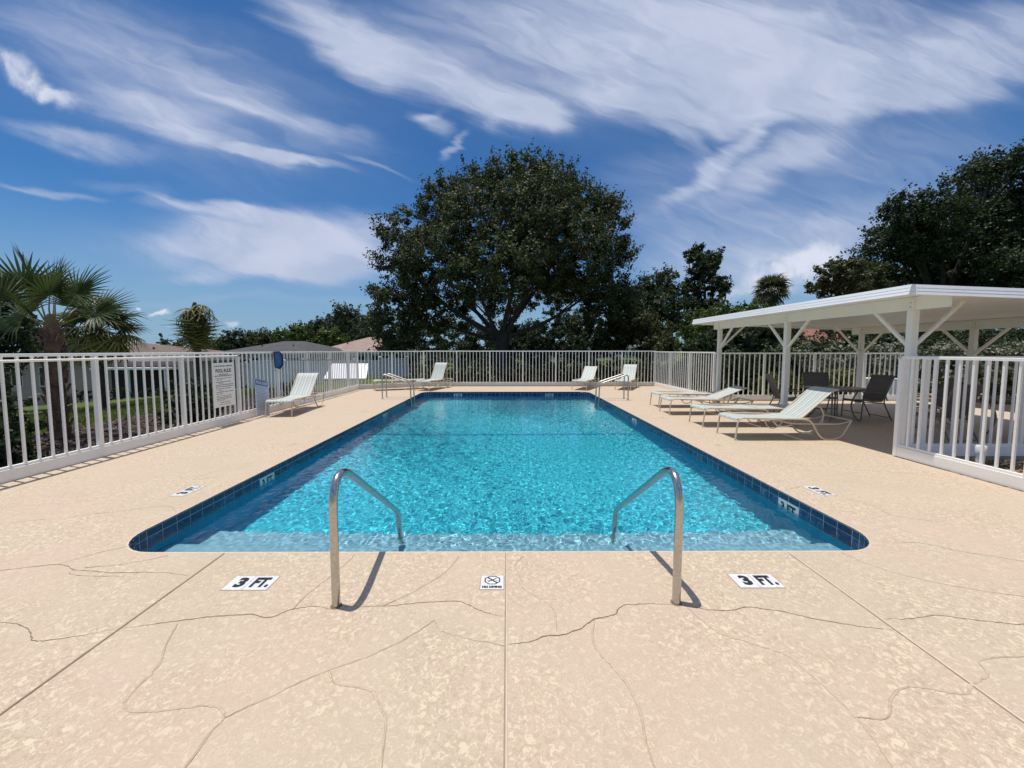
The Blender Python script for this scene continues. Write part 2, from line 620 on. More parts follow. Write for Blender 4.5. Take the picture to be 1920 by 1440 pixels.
def tile_mat(name, stops, scale, rough):
    m, t, b, tc, out = material(name)
    oi = t.new('ShaderNodeObjectInfo')
    pos = t.new('ShaderNodeNewGeometry').outputs['Position']
    vm = t.new('ShaderNodeVectorMath', operation='ADD')
    cb = t.new('ShaderNodeCombineXYZ')
    t.link(t.math('MULTIPLY', oi.outputs['Random'], 40.0), cb.inputs[0])
    t.link(pos, vm.inputs[0]); t.link(cb.outputs[0], vm.inputs[1])
    n = t.noise(vm.outputs[0], scale, 5, 0.62, 1.3)
    n = t.math('ADD', n, t.math('MULTIPLY', t.math('SUBTRACT', oi.outputs['Random'], 0.5), 0.22))
    t.link(t.ramp(n, stops), b.inputs['Base Color'])
    b.inputs['Roughness'].default_value = rough
    return m
M['wall_tile'] = tile_mat('mottled_blue_tile', [(0.3, (0.004, 0.012, 0.055)), (0.5, (0.007, 0.025, 0.105)), (0.64, (0.03, 0.075, 0.20)), (0.80, (0.17, 0.25, 0.38))], 16.0, 0.16)
M['trim_tile'] = tile_mat('navy_trim_tile', [(0.3, (0.006, 0.014, 0.055)), (0.75, (0.014, 0.03, 0.10))], 9.0, 0.2)
M['white_tile'] = simple('white_tile', (0.68, 0.675, 0.66), 0.3, var=0.14, scale=24, world_space=True)
M['black_print'] = simple('black_print', (0.015, 0.015, 0.017), 0.4, var=0.3)
M['blue_print'] = simple('blue_print', (0.03, 0.10, 0.32), 0.4, var=0.1)
M['grey_print'] = simple('grey_print', (0.14, 0.14, 0.15), 0.6, var=0.1)

m, t, b, tc, out = material('pool_water')
t.n.remove(b)
rf = t.new('ShaderNodeBsdfPrincipled')
rf.inputs['Base Color'].default_value = (0.84, 0.975, 0.99, 1)
rf.inputs['Transmission Weight'].default_value = 1.0
rf.inputs['IOR'].default_value = 1.333
rf.inputs['Roughness'].default_value = 0.0
rf.inputs['Specular IOR Level'].default_value = 0.3
t.link(rf.outputs[0], out.inputs['Surface'])
M['water'] = m

# ------------------------------------------------------------------ ground
def terrain(x, y):
    """flat round the pool, falling away to the back left"""
    d = math.hypot(max(0, -x - 8.5), 0) * 0.085 + max(0, min(y - 20, 30)) * 0.03 * max(0.0, min(1.0, (2 - x) / 8))
    return -0.06 - min(d, 2.4)

m, t, b, tc, out = material('lawn_grass')
pos = t.new('ShaderNodeNewGeometry').outputs['Position']
n = t.noise(pos, 0.35, 5, 0.65)
n2 = t.noise(pos, 14.0, 4, 0.7)
c = t.ramp(n, [(0.3, (0.075, 0.115, 0.028)), (0.55, (0.11, 0.14, 0.036)), (0.75, (0.17, 0.165, 0.06))])
c = t.mix(t.smooth(n2, 0.35, 0.7, 0.0, 0.6), c, (0.045, 0.07, 0.016))
t.link(c, b.inputs['Base Color'])
b.inputs['Roughness'].default_value = 0.9
b.inputs['Specular IOR Level'].default_value = 0.1
t.link(t.bump(n2, 0.9, 0.04), b.inputs['Normal'])
M['lawn'] = m

POOL = dict(x0=-3.11, x1=3.0, y0=2.87, y1=14.22, r=0.37)
def rounded_rect(x0, x1, y0, y1, r, seg=8):
    pts = []
    for cx, cy_, a0 in ((x1 - r, y0 + r, -90), (x1 - r, y1 - r, 0), (x0 + r, y1 - r, 90), (x0 + r, y0 + r, 180)):
        for k in range(seg + 1):
            a = R(a0 + 90 * k / seg)
            pts.append((cx + r * math.cos(a), cy_ + r * math.sin(a)))
    return pts

DECK_OUT = [(-6.0, -7.0), (5.62, -7.0), (5.62, 5.52), (12.5, 5.52), (12.5, 11.75), (6.32, 11.75), (6.32, 16.58), (-3.6, 16.58), (-6.0, 15.3)]

def ring_sheet(inner, outer, centre):
    """triangulated sheet between two loops that are both star shaped about centre"""
    cx, cy_ = centre
    def ang(p): return math.atan2(p[1] - cy_, p[0] - cx)
    def hit(loop, a):
        d = (math.cos(a), math.sin(a))
        best = None
        for i in range(len(loop)):
            p, q = loop[i], loop[(i + 1) % len(loop)]
            ex, ey = q[0] - p[0], q[1] - p[1]
            den = d[0] * ey - d[1] * ex
            if abs(den) < 1e-12: continue
            t_ = ((p[0] - cx) * ey - (p[1] - cy_) * ex) / den
            s_ = ((p[0] - cx) * d[1] - (p[1] - cy_) * d[0]) / den
            if t_ > 0 and -1e-7 <= s_ <= 1 + 1e-7 and (best is None or t_ < best):
                best = t_
        return (cx + d[0] * best, cy_ + d[1] * best)
    angs = sorted(set([round(ang(p), 7) for p in inner + outer]))
    I = [hit(inner, a) for a in angs]
    O = [hit(outer, a) for a in angs]
    return I, O

ctr = (-0.055, 8.5)
P_IN = rounded_rect(POOL['x0'], POOL['x1'], POOL['y0'], POOL['y1'], POOL['r'])
I, O = ring_sheet(P_IN, DECK_OUT, ctr)
n = len(I)
mb = MB()
mb.v = [(x, y, 0.0) for x, y in I] + [(x, y, 0.0) for x, y in O] + [(x, y, -0.25) for x, y in O]
for i in range(n):
    j = (i + 1) % n
    mb.f.append((i, n + i, n + j, j))
    mb.f.append((n + i, 2 * n + i, 2 * n + j, n + j))
deck = mb.build('pool_deck', M['deck'])
tag(deck, 'textured tan concrete deck around the pool', kind='structure')

# pale sealed lip where the deck meets the pool tile
mb = MB()
lo_ = rounded_rect(POOL['x0'] - 0.014, POOL['x1'] + 0.014, POOL['y0'] - 0.014, POOL['y1'] + 0.014, POOL['r'] + 0.014)
k = len(P_IN)
mb.v = [(x, y, 0.0025) for x, y in P_IN] + [(x, y, 0.0005) for x, y in lo_] + [(x, y, -0.006) for x, y in P_IN]
for i in range(k):
    j = (i + 1) % k
    mb.f += [(i, j, k + j, k + i), (i, 2 * k + i, 2 * k + j, j)]
mb.build('pool_lip', M['lip'], deck)
# lawn / ground sheet with a hole under the deck
gx = sorted(set([-600, -350, -200, -120, -80] + list(range(-60, 61, 3)) + [-5.5, -3.4, 3.4, 5.3] + [80, 120, 200, 350, 600]))
gy = sorted(set([-600, -300, -120, -60, -30] + list(range(-15, 91, 3)) + [1.0, 2.6, 14.5, 16.0] + [110, 150, 220, 350, 700]))
mb = MB()
idx = {}
for i, x in enumerate(gx):
    for j, y in enumerate(gy):
        idx[i, j] = len(mb.v)
        zz = terrain(x, y)
        if -3.45 < x < 3.45 and 2.55 < y < 14.55:
            zz = -2.2
        mb.v.append((x, y, zz))
for i in range(len(gx) - 1):
    for j in range(len(gy) - 1):
        mb.f.append((idx[i, j], idx[i + 1, j], idx[i + 1, j + 1], idx[i, j + 1]))
tag(mb.build('lawn', M['lawn'], smooth=True), 'green lawn around the pool enclosure', kind='structure')
def strip(name, poly, mat, z, label):
    mb = MB(); mb.prism(poly, z - 0.3, z)
    return tag(mb.build(name, mat), label, kind='structure')
# verge round the deck, flat
M['mulch'] = None
m, t, b, tc, out = material('dark_mulch')
pos = t.new('ShaderNodeNewGeometry').outputs['Position']
n_ = t.noise(pos, 26.0, 4, 0.7)
t.link(t.ramp(n_, [(0.3, (0.016, 0.011, 0.009)), (0.55, (0.05, 0.033, 0.024)), (0.72, (0.16, 0.11, 0.08))]), b.inputs['Base Color'])
b.inputs['Roughness'].default_value = 0.95
t.link(t.bump(n_, 1.0, 0.03), b.inputs['Normal'])
M['mulch'] = m
m, t, b, tc, out = material('leaf_litter')
pos = t.new('ShaderNodeNewGeometry').outputs['Position']
n_ = t.noise(pos, 18.0, 4, 0.7)
t.link(t.ramp(n_, [(0.3, (0.10, 0.055, 0.025)), (0.5, (0.30, 0.19, 0.10)), (0.7, (0.55, 0.43, 0.28))]), b.inputs['Base Color'])
b.inputs['Roughness'].default_value = 0.9
t.link(t.bump(n_, 1.0, 0.03), b.inputs['Normal'])
M['litter'] = m
strip('mulch_bed', [(-8.9, -7), (-6.02, -7), (-6.02, 15.2), (-8.9, 15.2)], M['mulch'], -0.045, 'dark mulch bed along the left fence')
strip('leaf_litter_bed', [(5.64, -7), (12.4, -7), (12.4, 5.48), (5.64, 5.48)], M['litter'], -0.035, 'brown leaf litter bed in front of the pavilion')

strip('side_mulch_bed', [(12.52, 4), (20, 4), (20, 12.2), (12.52, 12.2)], M['mulch'], -0.04, 'dark mulch bed at the far side of the pavilion')
# ------------------------------------------------------------------ pool
WATER_Z = -0.14
def floor_z(y):
    if y < 3.62: return -0.40
    if y < 3.95: return -0.68
    if y < 8.6: return -1.02
    return -1.02 - (y - 8.6) * 0.05
mb = MB()
loop = rounded_rect(POOL['x0'], POOL['x1'], POOL['y0'], POOL['y1'], POOL['r'])
wall = rounded_rect(POOL['x0'] + 0.0105, POOL['x1'] - 0.0105, POOL['y0'] + 0.0105, POOL['y1'] - 0.0105, POOL['r'] - 0.0105)
n = len(wall)
mb.v = [(x, y, -0.004) for x, y in wall] + [(x, y, -1.9) for x, y in wall]
for i in range(n):
    j = (i + 1) % n
    mb.f.append((i, n + i, n + j, j))
basin_me = mb.mesh('swimming_pool', M['grout'], recalc=False)
basin = link_mesh('swimming_pool', basin_me)
tag(basin, 'blue tiled rectangular swimming pool', kind='structure')

x0, x1, y0, y1 = POOL['x0'] - 0.02, POOL['x1'] + 0.02, POOL['y0'] - 0.02, POOL['y1'] + 0.02
mb = MB()
prof = [(y0, -0.40), (3.44, -0.40), (3.47, -0.415), (3.48, -0.44), (3.48, -0.68), (3.93, -0.68), (3.95, -0.70), (3.95, -1.02)]
prof += [(y, floor_z(y)) for y in (5.0, 6.5, 8.6)] + [(y, floor_z(y)) for y in (9.5, 11, 12.5)] + [(y1, floor_z(y1))]
st_ = MB()
sp_ = prof[:6]
st_.v = [(x0, y, z) for y, z in sp_] + [(x1, y, z) for y, z in sp_]
st_.f = [(i, 6 + i, 7 + i, i + 1) for i in range(5)]
ps = st_.build('pool_step', M['step_plaster'], basin)
prof = prof[5:]
k = len(prof)
mb.v = [(x0, y, z) for y, z in prof] + [(x1, y, z) for y, z in prof]
for i in range(k - 1):
    mb.f.append((i, k + i, k + i + 1, i + 1))
pf = mb.build('pool_floor', M['plaster'], basin)
# plaster wall below the tile band
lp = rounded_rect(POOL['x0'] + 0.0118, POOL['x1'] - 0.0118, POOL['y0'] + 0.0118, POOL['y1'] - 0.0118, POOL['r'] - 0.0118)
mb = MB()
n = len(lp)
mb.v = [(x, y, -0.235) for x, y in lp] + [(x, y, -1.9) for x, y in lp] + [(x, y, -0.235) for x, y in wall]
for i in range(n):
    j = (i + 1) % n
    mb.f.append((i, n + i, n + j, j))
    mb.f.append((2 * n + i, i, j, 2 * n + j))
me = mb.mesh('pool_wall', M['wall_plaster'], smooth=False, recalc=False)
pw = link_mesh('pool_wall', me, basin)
mb = MB()
mb.box(POOL['x0'] + 0.01, POOL['x1'] - 0.01, 8.5, 8.62, -1.08, -1.016)
mk = mb.build('floor_marker_line', M['wall_plaster'], basin)
for o in (basin, pf, pw, mk, ps):
    o.cycles.is_caustics_receiver = True

# tiles along the waterline
def arc_samples(loop, step):
    """evenly stepped centres along a closed loop: (x, y, angle, width)"""
    L = [Vector(p).to_2d() if len(p) == 2 else Vector(p[:2]) for p in loop]
    L.append(L[0])
    acc = [0.0]
    for i in range(1, len(L)):
        acc.append(acc[-1] + (L[i] - L[i - 1]).length)
    tot_ = acc[-1]
    k = round(tot_ / step)
    st = tot_ / k
    def at(s):
        s %= tot_
        for i in range(1, len(acc)):
            if s <= acc[i]:
                f = (s - acc[i - 1]) / max(1e-9, acc[i] - acc[i - 1])
                return L[i - 1].lerp(L[i], f)
        return L[-1]
    res = []
    for i in range(k):
        a, b_ = at(i * st), at((i + 1) * st)
        c_ = (a + b_) / 2
        d_ = (b_ - a)
        res.append((c_.x, c_.y, math.atan2(d_.y, d_.x), d_.length))
    return res
def tile_mesh(name, w, h, th, bev, mat):
    mb = MB()
    b = bev
    # front faces -y (into the pool when placed), slightly pillowed
    mb.add([(-w / 2, 0, 0), (w / 2, 0, 0), (w / 2, 0, h), (-w / 2, 0, h),
            (-w / 2, th - b, 0), (w / 2, th - b, 0), (w / 2, th - b, h), (-w / 2, th - b, h),
            (-w / 2 + b, th, b), (w / 2 - b, th, b), (w / 2 - b, th, h - b), (-w / 2 + b, th, h - b)],
           [(8, 11, 10, 9), (0, 4, 5, 1)[::-1], (1, 5, 6, 2)[::-1], (2, 6, 7, 3)[::-1], (3, 7, 4, 0)[::-1],
            (4, 8, 9, 5)[::-1], (5, 9, 10, 6)[::-1], (6, 10, 11, 7)[::-1], (7, 11, 8, 4)[::-1]])
    return mb.mesh(name, mat)
TW = 0.1525
wt_me = tile_mesh('wall_tile', TW - 0.006, 0.146, 0.0125, 0.003, M['wall_tile'])
tt_me = tile_mesh('trim_tile', TW - 0.006, 0.060, 0.0135, 0.004, M['trim_tile'])
wt_s = tile_mesh('wall_tile', TW * 0.5 - 0.006, 0.146, 0.0125, 0.003, M['wall_tile'])
tt_s = tile_mesh('trim_tile', TW * 0.5 - 0.006, 0.060, 0.0135, 0.004, M['trim_tile'])
# four straight runs and the corner arcs
pr = POOL['r']
runs = []
def straight(p, q):
    p, q = Vector(p), Vector(q)
    L_ = (q - p).length
    k = round(L_ / TW)
    a = math.atan2(q.y - p.y, q.x - p.x)
    return [((p.lerp(q, (i + 0.5) / k)).x, (p.lerp(q, (i + 0.5) / k)).y, a, L_ / k) for i in range(k)]
X0, X1, Y0, Y1 = POOL['x0'], POOL['x1'], POOL['y0'], POOL['y1']
sides = {'right': straight((X1, Y0 + pr), (X1, Y1 - pr)), 'far': straight((X1 - pr, Y1), (X0 + pr, Y1)),
         'left': straight((X0, Y1 - pr), (X0, Y0 + pr)), 'near': straight((X0 + pr, Y0), (X1 - pr, Y0))}
corner = []
for cx, cy_, a0 in ((X1 - pr, Y0 + pr, -90), (X1 - pr, Y1 - pr, 0), (X0 + pr, Y1 - pr, 90), (X0 + pr, Y0 + pr, 180)):
    k = 7
    for i in range(k):
        a = R(a0 + 90 * (i + 0.5) / k)
        rr = pr * math.cos(R(6.4))
        corner.append((cx + rr * math.cos(a), cy_ + rr * math.sin(a), a + math.pi / 2, pr * math.pi / 2 / k))
# where white depth tiles replace two wall tiles: side -> list of distances
DEPTHS = [('left', 4.98, '3 FT'), ('right', 4.02, '3 FT'), ('left', 9.75, '4 FT'), ('right', 9.0, '4 FT'), ('far', -1.85, '5 FT'), ('far', 1.55, '5 FT')]
depth_places = []
for sd, lst in sides.items():
    skip = set()
    for (s2, d, txt) in DEPTHS:
        if s2 != sd: continue
        best = min(range(len(lst) - 1), key=lambda i: abs(((lst[i][1] + lst[i + 1][1]) / 2 if sd != 'far' else (lst[i][0] + lst[i + 1][0]) / 2) - d))
        skip |= {best, best + 1}
        a, b_ = lst[best], lst[best + 1]
        depth_places.append(((a[0] + b_[0]) / 2, (a[1] + b_[1]) / 2, a[2], txt, sd))
    for i, (x, y, a, w) in enumerate(lst):
        o = link_mesh('trim_tile', tt_me, basin, (x, y, -0.067), a)
        if i not in skip:
            o = link_mesh('wall_tile', wt_me, basin, (x, y, -0.219), a)
for (x, y, a, w) in corner:
    link_mesh('trim_tile', tt_s, basin, (x, y, -0.067), a)
    link_mesh('wall_tile', wt_s, basin, (x, y, -0.219), a)

# ------------------------------------------------------------------ lettering
def text_mesh(body, size, width=None, weight=0.0, depth=0.0, slant=0.0):
    cu = bpy.data.curves.new('lettering', 'FONT')
    cu.body = body
    cu.size = size
    cu.align_x = 'CENTER'
    cu.align_y = 'CENTER'
    cu.offset = weight
    cu.extrude = depth
    cu.shear = slant
    cu.resolution_u = 3
    o = bpy.data.objects.new('lettering', cu)
    col.objects.link(o)
    dg = bpy.context.evaluated_depsgraph_get()
    me = bpy.data.meshes.new_from_object(o.evaluated_get(dg))
    bpy.data.objects.remove(o)
    bpy.data.curves.remove(cu)
    co = np.empty(len(me.vertices) * 3)
    me.vertices.foreach_get('co', co)
    co = co.reshape(-1, 3)
    cx = (co[:, 0].min() + co[:, 0].max()) / 2; cy_ = (co[:, 1].min() + co[:, 1].max()) / 2
    w = co[:, 0].max() - co[:, 0].min(); h = co[:, 1].max() - co[:, 1].min()
    co[:, 0] = (co[:, 0] - cx) * ((width / w) if width else 1.0)
    co[:, 1] = (co[:, 1] - cy_) * (size / h if size else 1)
    me.vertices.foreach_set('co', co.ravel())
    me.name = 'lettering'
    return me
def put_text(me, mat, parent, mtx):
    me.materials.clear(); me.materials.append(mat)
    o = link_mesh('lettering', me, parent)
    o.matrix_local = mtx
    return o

for (x, y, a, txt, sd) in depth_places:
    t_me = tile_mesh('depth_tile', 2 * TW - 0.005, 0.148, 0.012, 0.003, M['white_tile'])
    dt = link_mesh('depth_tile', t_me, basin, (x, y, -0.219), a)
    dt['label'] = 'white waterline tile lettered ' + txt
    lt = text_mesh(txt, 0.1, 0.215, 0.004)
    # letters lie in x,y -> stand them up facing the tile front (+y local)
    mtx = Matrix.Translation((0, 0.0135, 0.074)) @ Matrix.Rotation(R(180), 4, 'Z') @ Matrix.Rotation(R(90), 4, 'X')
    put_text(lt, M['black_print'], dt, mtx)

def deck_marker(name, x, y, rz, label, w, h, txts, group=None, seam=None):
    o = empty(name, (x, y, 0), rz, label, 'depth marker', group)
    mb = MB()
    if seam is None:
        mb.box(-w / 2, w / 2, -h / 2, h / 2, -0.01, 0.003)
    else:
        mb.box(-w / 2, seam - 0.002, -h / 2, h / 2, -0.01, 0.003).box(seam + 0.002, w / 2, -h / 2, h / 2, -0.01, 0.003)
    mb.build('marker_tile', M['white_tile'], o)
    e_ = 0.006
    MB().box(-w / 2 - e_, w / 2 + e_, -h / 2 - e_, h / 2 + e_, -0.02, 0.0012).build('marker_grout', M['faint_crack'], o)
    for (tx, cx, cy_, sz, wd, wt) in txts:
        put_text(text_mesh(tx, sz, wd, wt), M['black_print'], o, Matrix.Translation((cx, cy_, 0.0042)))
    return o
FT = [('3', -0.066, 0.004, 0.108, 0.064, 0.006), ('FT.', 0.071, 0.004, 0.108, 0.118, 0.006)]
deck_marker('depth_marker', -1.70, 2.475, 0, 'white 3 FT. tile set in the deck left of the left handrail', 0.29, 0.15, FT, 'depth markers in the deck', seam=-0.012)
deck_marker('depth_marker', 1.665, 2.485, 0, 'white 3 FT. tile set in the deck right of the right handrail', 0.29, 0.15, FT, 'depth markers in the deck', seam=-0.012)
deck_marker('depth_marker', -3.50, 4.16, R(90), 'worn 3 FT. marker in the deck left of the shallow end', 0.29, 0.15, FT, 'depth markers in the deck', seam=-0.012)
deck_marker('depth_marker', 3.42, 4.14, R(-90), 'worn 3 FT. marker in the deck right of the shallow end', 0.29, 0.15, FT, 'depth markers in the deck', seam=-0.012)
nd = deck_marker('no_diving_marker', -0.10, 2.475, 0, 'small white NO DIVING tile beside the centre joint of the deck', 0.15, 0.15,
                 [('NO DIVING', 0.0, -0.052, 0.024, 0.128, 0.0018)])
nd['category'] = 'no diving tile'
mb = MB()
ro, ri = 0.056, 0.048
oc = [(math.cos(R(22.5 + 45 * k)), math.sin(R(22.5 + 45 * k))) for k in range(8)]
vsx = [(ro * c, 0.022 + ro * 0.9 * s, 0.0042) for c, s in oc] + [(ri * c, 0.022 + ri * 0.9 * s, 0.0042) for c, s in oc]
mb.add(vsx, [(i, (i + 1) % 8, 8 + (i + 1) % 8, 8 + i) for i in range(8)])
def stroke(mb, a, b, w, z):
    d = Vector((b[0] - a[0], b[1] - a[1])).normalized()
    nx, ny = -d.y * w / 2, d.x * w / 2
    mb.add([(a[0] - nx, a[1] - ny, z), (a[0] + nx, a[1] + ny, z), (b[0] + nx, b[1] + ny, z), (b[0] - nx, b[1] - ny, z)], [(3, 2, 1, 0)])
stroke(mb, (-0.036, 0.055), (0.036, -0.011), 0.009, 0.0046)
stroke(mb, (-0.026, 0.004), (0.026, 0.040), 0.006, 0.0050)
stroke(mb, (-0.036, 0.018), (-0.020, 0.018), 0.003, 0.0046)
stroke(mb, (0.022, 0.020), (0.036, 0.020), 0.003, 0.0046)
mb.build('no_diving_symbol', M['black_print'], nd)
for (x, y, rz, lb) in ((-3.51, 6.27, 90, 'faint small worn marker on the left deck beyond the depth tile'), (3.42, 6.2, -90, 'faint small worn marker in front of the nearest lounger'),
                       (3.55, 8.75, -90, 'faint small worn marker by the foot of the second lounger'), (-3.6, 9.6, 90, 'faint small worn marker on the left deck by the mid pool')):
    o = empty('worn_marker', (x, y, 0), R(rz), lb, 'deck marker', 'worn markers in the deck')
    mb = MB()
    mb.box(-0.07, 0.07, -0.07, 0.07, -0.01, 0.0025)
    mb.build('marker_tile', M['patch'], o)
    mb = MB()
    for (a, b_, w) in (((-0.05, 0.02), (-0.01, 0.03), 0.012), ((0.0, 0.0), (0.05, 0.012), 0.010), ((-0.03, -0.03), (0.03, -0.028), 0.008)):
        stroke(mb, a, b_, w, 0.0042)
    mb.build('worn_print', M['grey_print'], o)

# ------------------------------------------------------------------ joints and cracks in the deck
def ribbon_line(pts, w0, z, jitter=0.0, taper=True, seed=1, crown=0.0):
    rnd = random.Random(seed)
    P = smooth_path([(x, y, 0) for x, y in pts], 10) if len(pts) > 2 else [Vector((*pts[0], 0)).lerp(Vector((*pts[1], 0)), i / 30) for i in range(31)]
    mb = MB()
    vs_, fs_ = [], []
    n = len(P)
    off = 0.0
    for i, p in enumerate(P):
        a = P[max(i - 1, 0)]; b = P[min(i + 1, n - 1)]
        d = (b - a).normalized()
        nn = Vector((-d.y, d.x, 0))
        off = off * 0.7 + rnd.uniform(-jitter, jitter)
        w = w0 * (rnd.uniform(0.55, 1.3) if jitter else 1.0)
        if taper:
            w *= min(1.0, 0.25 + 3.0 * min(i, n - 1 - i) / n)
        c = p + nn * off
        vs_ += [(*(c - nn * w / 2).to_2d(), z), (*c.to_2d(), z + crown), (*(c + nn * w / 2).to_2d(), z)]
    for i in range(n - 1):
        k = 3 * i
        fs_ += [(k, k + 1, k + 4, k + 3), (k + 1, k + 2, k + 5, k + 4)]
    mb.add(vs_, fs_)
    return mb
for x in (-2.15, -0.005, 2.15):
    ribbon_line([(x - 0.0065, POOL['y0'] - 0.02), (x - 0.0065, -1.0)], 0.007, 0.0016, 0, False).build('joint_groove', M['groove'], deck)
    ribbon_line([(x + 0.002, POOL['y0'] - 0.02), (x + 0.002, -1.0)], 0.009 if x > -2 else 0.005, 0.0022, 0, False, crown=0.003).build('joint_filler', M['joint'] if x > -2 else M['groove'], deck)
CRACKS = [
    (0.008, [(-2.13, 2.06), (-1.94, 2.10), (-1.72, 2.15), (-1.52, 2.17), (-1.37, 2.14), (-1.28, 2.21), (-1.17, 2.24), (-1.05, 2.22)]),
    (0.006, [(-0.98, 2.23), (-0.80, 2.24), (-0.62, 2.255), (-0.42, 2.28), (-0.30, 2.28), (-0.20, 2.22), (-0.1, 2.17), (-0.015, 2.15)]),
    (0.010, [(0.0, 1.93), (0.10, 1.945), (0.20, 1.985), (0.31, 2.00), (0.42, 2.05), (0.51, 2.13), (0.62, 2.16), (0.70, 2.235), (0.82, 2.255), (1.02, 2.25)]),
    (0.007, [(1.07, 2.25), (1.18, 2.20), (1.32, 2.19), (1.45, 2.215), (1.62, 2.18), (1.82, 2.10), (2.0, 2.05), (2.14, 2.03)]),
    (0.006, [(2.15, 2.12), (2.32, 2.115), (2.52, 2.14), (2.70, 2.10), (2.95, 2.07), (3.2, 2.11)]),
    (0.006, [(-2.17, 2.56), (-2.4, 2.60), (-2.75, 2.60), (-3.05, 2.64), (-3.25, 2.70), (-3.6, 2.62), (-4.0, 2.60), (-4.6, 2.5)]),
    (0.005, [(-3.25, 2.70), (-3.12, 2.86), (-3.0, 2.95), (-2.97, 3.02)]),
    (0.004, [(-3.06, 2.65), (-3.0, 2.58), (-2.8, 2.56), (-2.6, 2.555)]),
    (0.006, [(-2.18, 2.05), (-2.38, 1.98), (-2.52, 1.97), (-2.62, 2.03), (-2.8, 2.1), (-3.1, 2.09)]),
    (0.005, [(3.02, 3.02), (3.2, 3.0), (3.32, 2.99), (3.5, 2.85), (3.65, 2.78), (4.2, 2.5)]),
    (0.005, [(3.4, 4.3), (3.2, 4.22), (3.05, 4.2)]),
    (0.004, [(3.5, 4.0), (3.62, 3.7), (3.6, 3.5), (3.8, 3.4), (4.0, 3.3)]),
    (0.004, [(3.2, 5.6), (3.8, 5.2), (4.4, 4.9), (5.0, 4.75), (5.5, 4.6)]),
    (0.004, [(-3.3, 4.7), (-3.6, 4.6), (-3.75, 4.55), (-3.7, 4.9), (-3.4, 5.0)]),
    (0.004, [(-3.15, 3.6), (-3.4, 3.75), (-3.8, 3.6), (-4.4, 3.4), (-5.4, 3.1)]),
]
for i, (w, pts) in enumerate(CRACKS):
    ribbon_line(pts, w * 0.66, 0.0018, 0.004, True, i).build('crack', M['crack'], deck)
PATCHES = [
    [(-1.86, 2.09), (-1.78, 1.92), (-1.72, 1.83), (-1.70, 1.75), (-1.69, 1.63), (-1.63, 1.57), (-1.50, 1.565), (-1.36, 1.585), (-1.25, 1.58), (-1.19, 1.53), (-1.20, 1.47), (-1.19, 1.35), (-1.2, 1.1)],
    [(-1.19, 1.53), (-1.10, 1.60), (-1.0, 1.68), (-0.87, 1.77), (-0.70, 1.86), (-0.55, 1.97), (-0.42, 2.11)],
    [(-0.86, 1.77), (-0.80, 1.70), (-0.70, 1.68), (-0.62, 1.66), (-0.55, 1.58), (-0.5, 1.50), (-0.46, 1.3)],
    [(-0.42, 2.12), (-0.37, 2.04), (-0.25, 1.99), (-0.1, 1.95), (-0.01, 1.92)],
    [(0.50, 2.11), (0.46, 1.98), (0.47, 1.88), (0.52, 1.78), (0.56, 1.66), (0.57, 1.54), (0.55, 1.42), (0.55, 1.2)],
    [(1.08, 2.22), (1.15, 2.02), (1.30, 1.93), (1.42, 1.85), (1.45, 1.70), (1.47, 1.55), (1.46, 1.45), (1.42, 1.3)],
    [(1.47, 1.52), (1.6, 1.52), (1.72, 1.62), (1.86, 1.67), (2.05, 1.63), (2.15, 1.68), (2.3, 1.74), (2.36, 1.82), (2.6, 1.84), (3.0, 1.8)],
    [(-1.28, 2.22), (-1.26, 2.38), (-1.22, 2.52), (-1.18, 2.68), (-1.15, 2.82)],
    [(0.12, 2.80), (0.06, 2.68), (0.09, 2.55), (0.10, 2.42), (0.22, 2.30), (0.28, 2.2), (0.27, 2.02)],
    [(2.55, 2.84), (2.62, 2.66), (2.8, 2.5), (3.1, 2.36), (3.7, 2.2)],
    [(-2.55, 2.82), (-2.75, 2.72), (-3.0, 2.66)],
    [(-0.75, 2.24), (-0.62, 2.36), (-0.5, 2.5), (-0.42, 2.62), (-0.36, 2.8)],
]
for i, pts in enumerate(PATCHES):
    ribbon_line(pts, 0.011, 0.0014, 0.0016, True, 50 + i, crown=0.0035).build('crack_patch', M['patch'], deck)
    if i % 2 == 0:
        ribbon_line([(x - 0.007, y) for x, y in pts], 0.0022, 0.0009, 0.0015, True, 90 + i).build('crack', M['faint_crack'], deck)

# ------------------------------------------------------------------ water
nx_, ny_ = 430, 800
wx = np.linspace(POOL['x0'] - 0.03, POOL['x1'] + 0.03, nx_)
wy = np.linspace(POOL['y0'] - 0.03, POOL['y1'] + 0.03, ny_)
XX, YY = np.meshgrid(wx, wy)
ZZ = np.zeros_like(XX)
wr = np.random.default_rng(5)
for k in range(110):
    lam = 0.046 * (2.1 ** wr.uniform(0, 2.2))
    ang = wr.normal(0.35, 1.0)
    amp = 0.0030 * lam * wr.uniform(0.5, 1.0) * (1.0 if lam < 0.085 else 0.55)
    kx, ky = 2 * math.pi / lam * math.cos(ang), 2 * math.pi / lam * math.sin(ang)
    ZZ += amp * np.sin(kx * XX + ky * YY + wr.uniform(0, 6.28) + 1.2 * np.sin(XX * wr.uniform(0.4, 1.2) + wr.uniform(0, 6)) + 1.2 * np.sin(YY * wr.uniform(0.4, 1.2) + wr.uniform(0, 6)))
calm = 0.72 + 0.42 * np.sin(XX * 0.9 + 1.0 + 0.6 * np.sin(YY * 0.7)) * np.sin(YY * 0.55 + 0.4 + 0.7 * np.sin(XX * 0.5))
ZZ *= calm
V = np.stack([XX.ravel(), YY.ravel(), ZZ.ravel() + WATER_Z], 1)
ii = np.arange(nx_ * ny_).reshape(ny_, nx_)
Q = np.stack([ii[:-1, :-1].ravel(), ii[:-1, 1:].ravel(), ii[1:, 1:].ravel(), ii[1:, :-1].ravel()], 1)
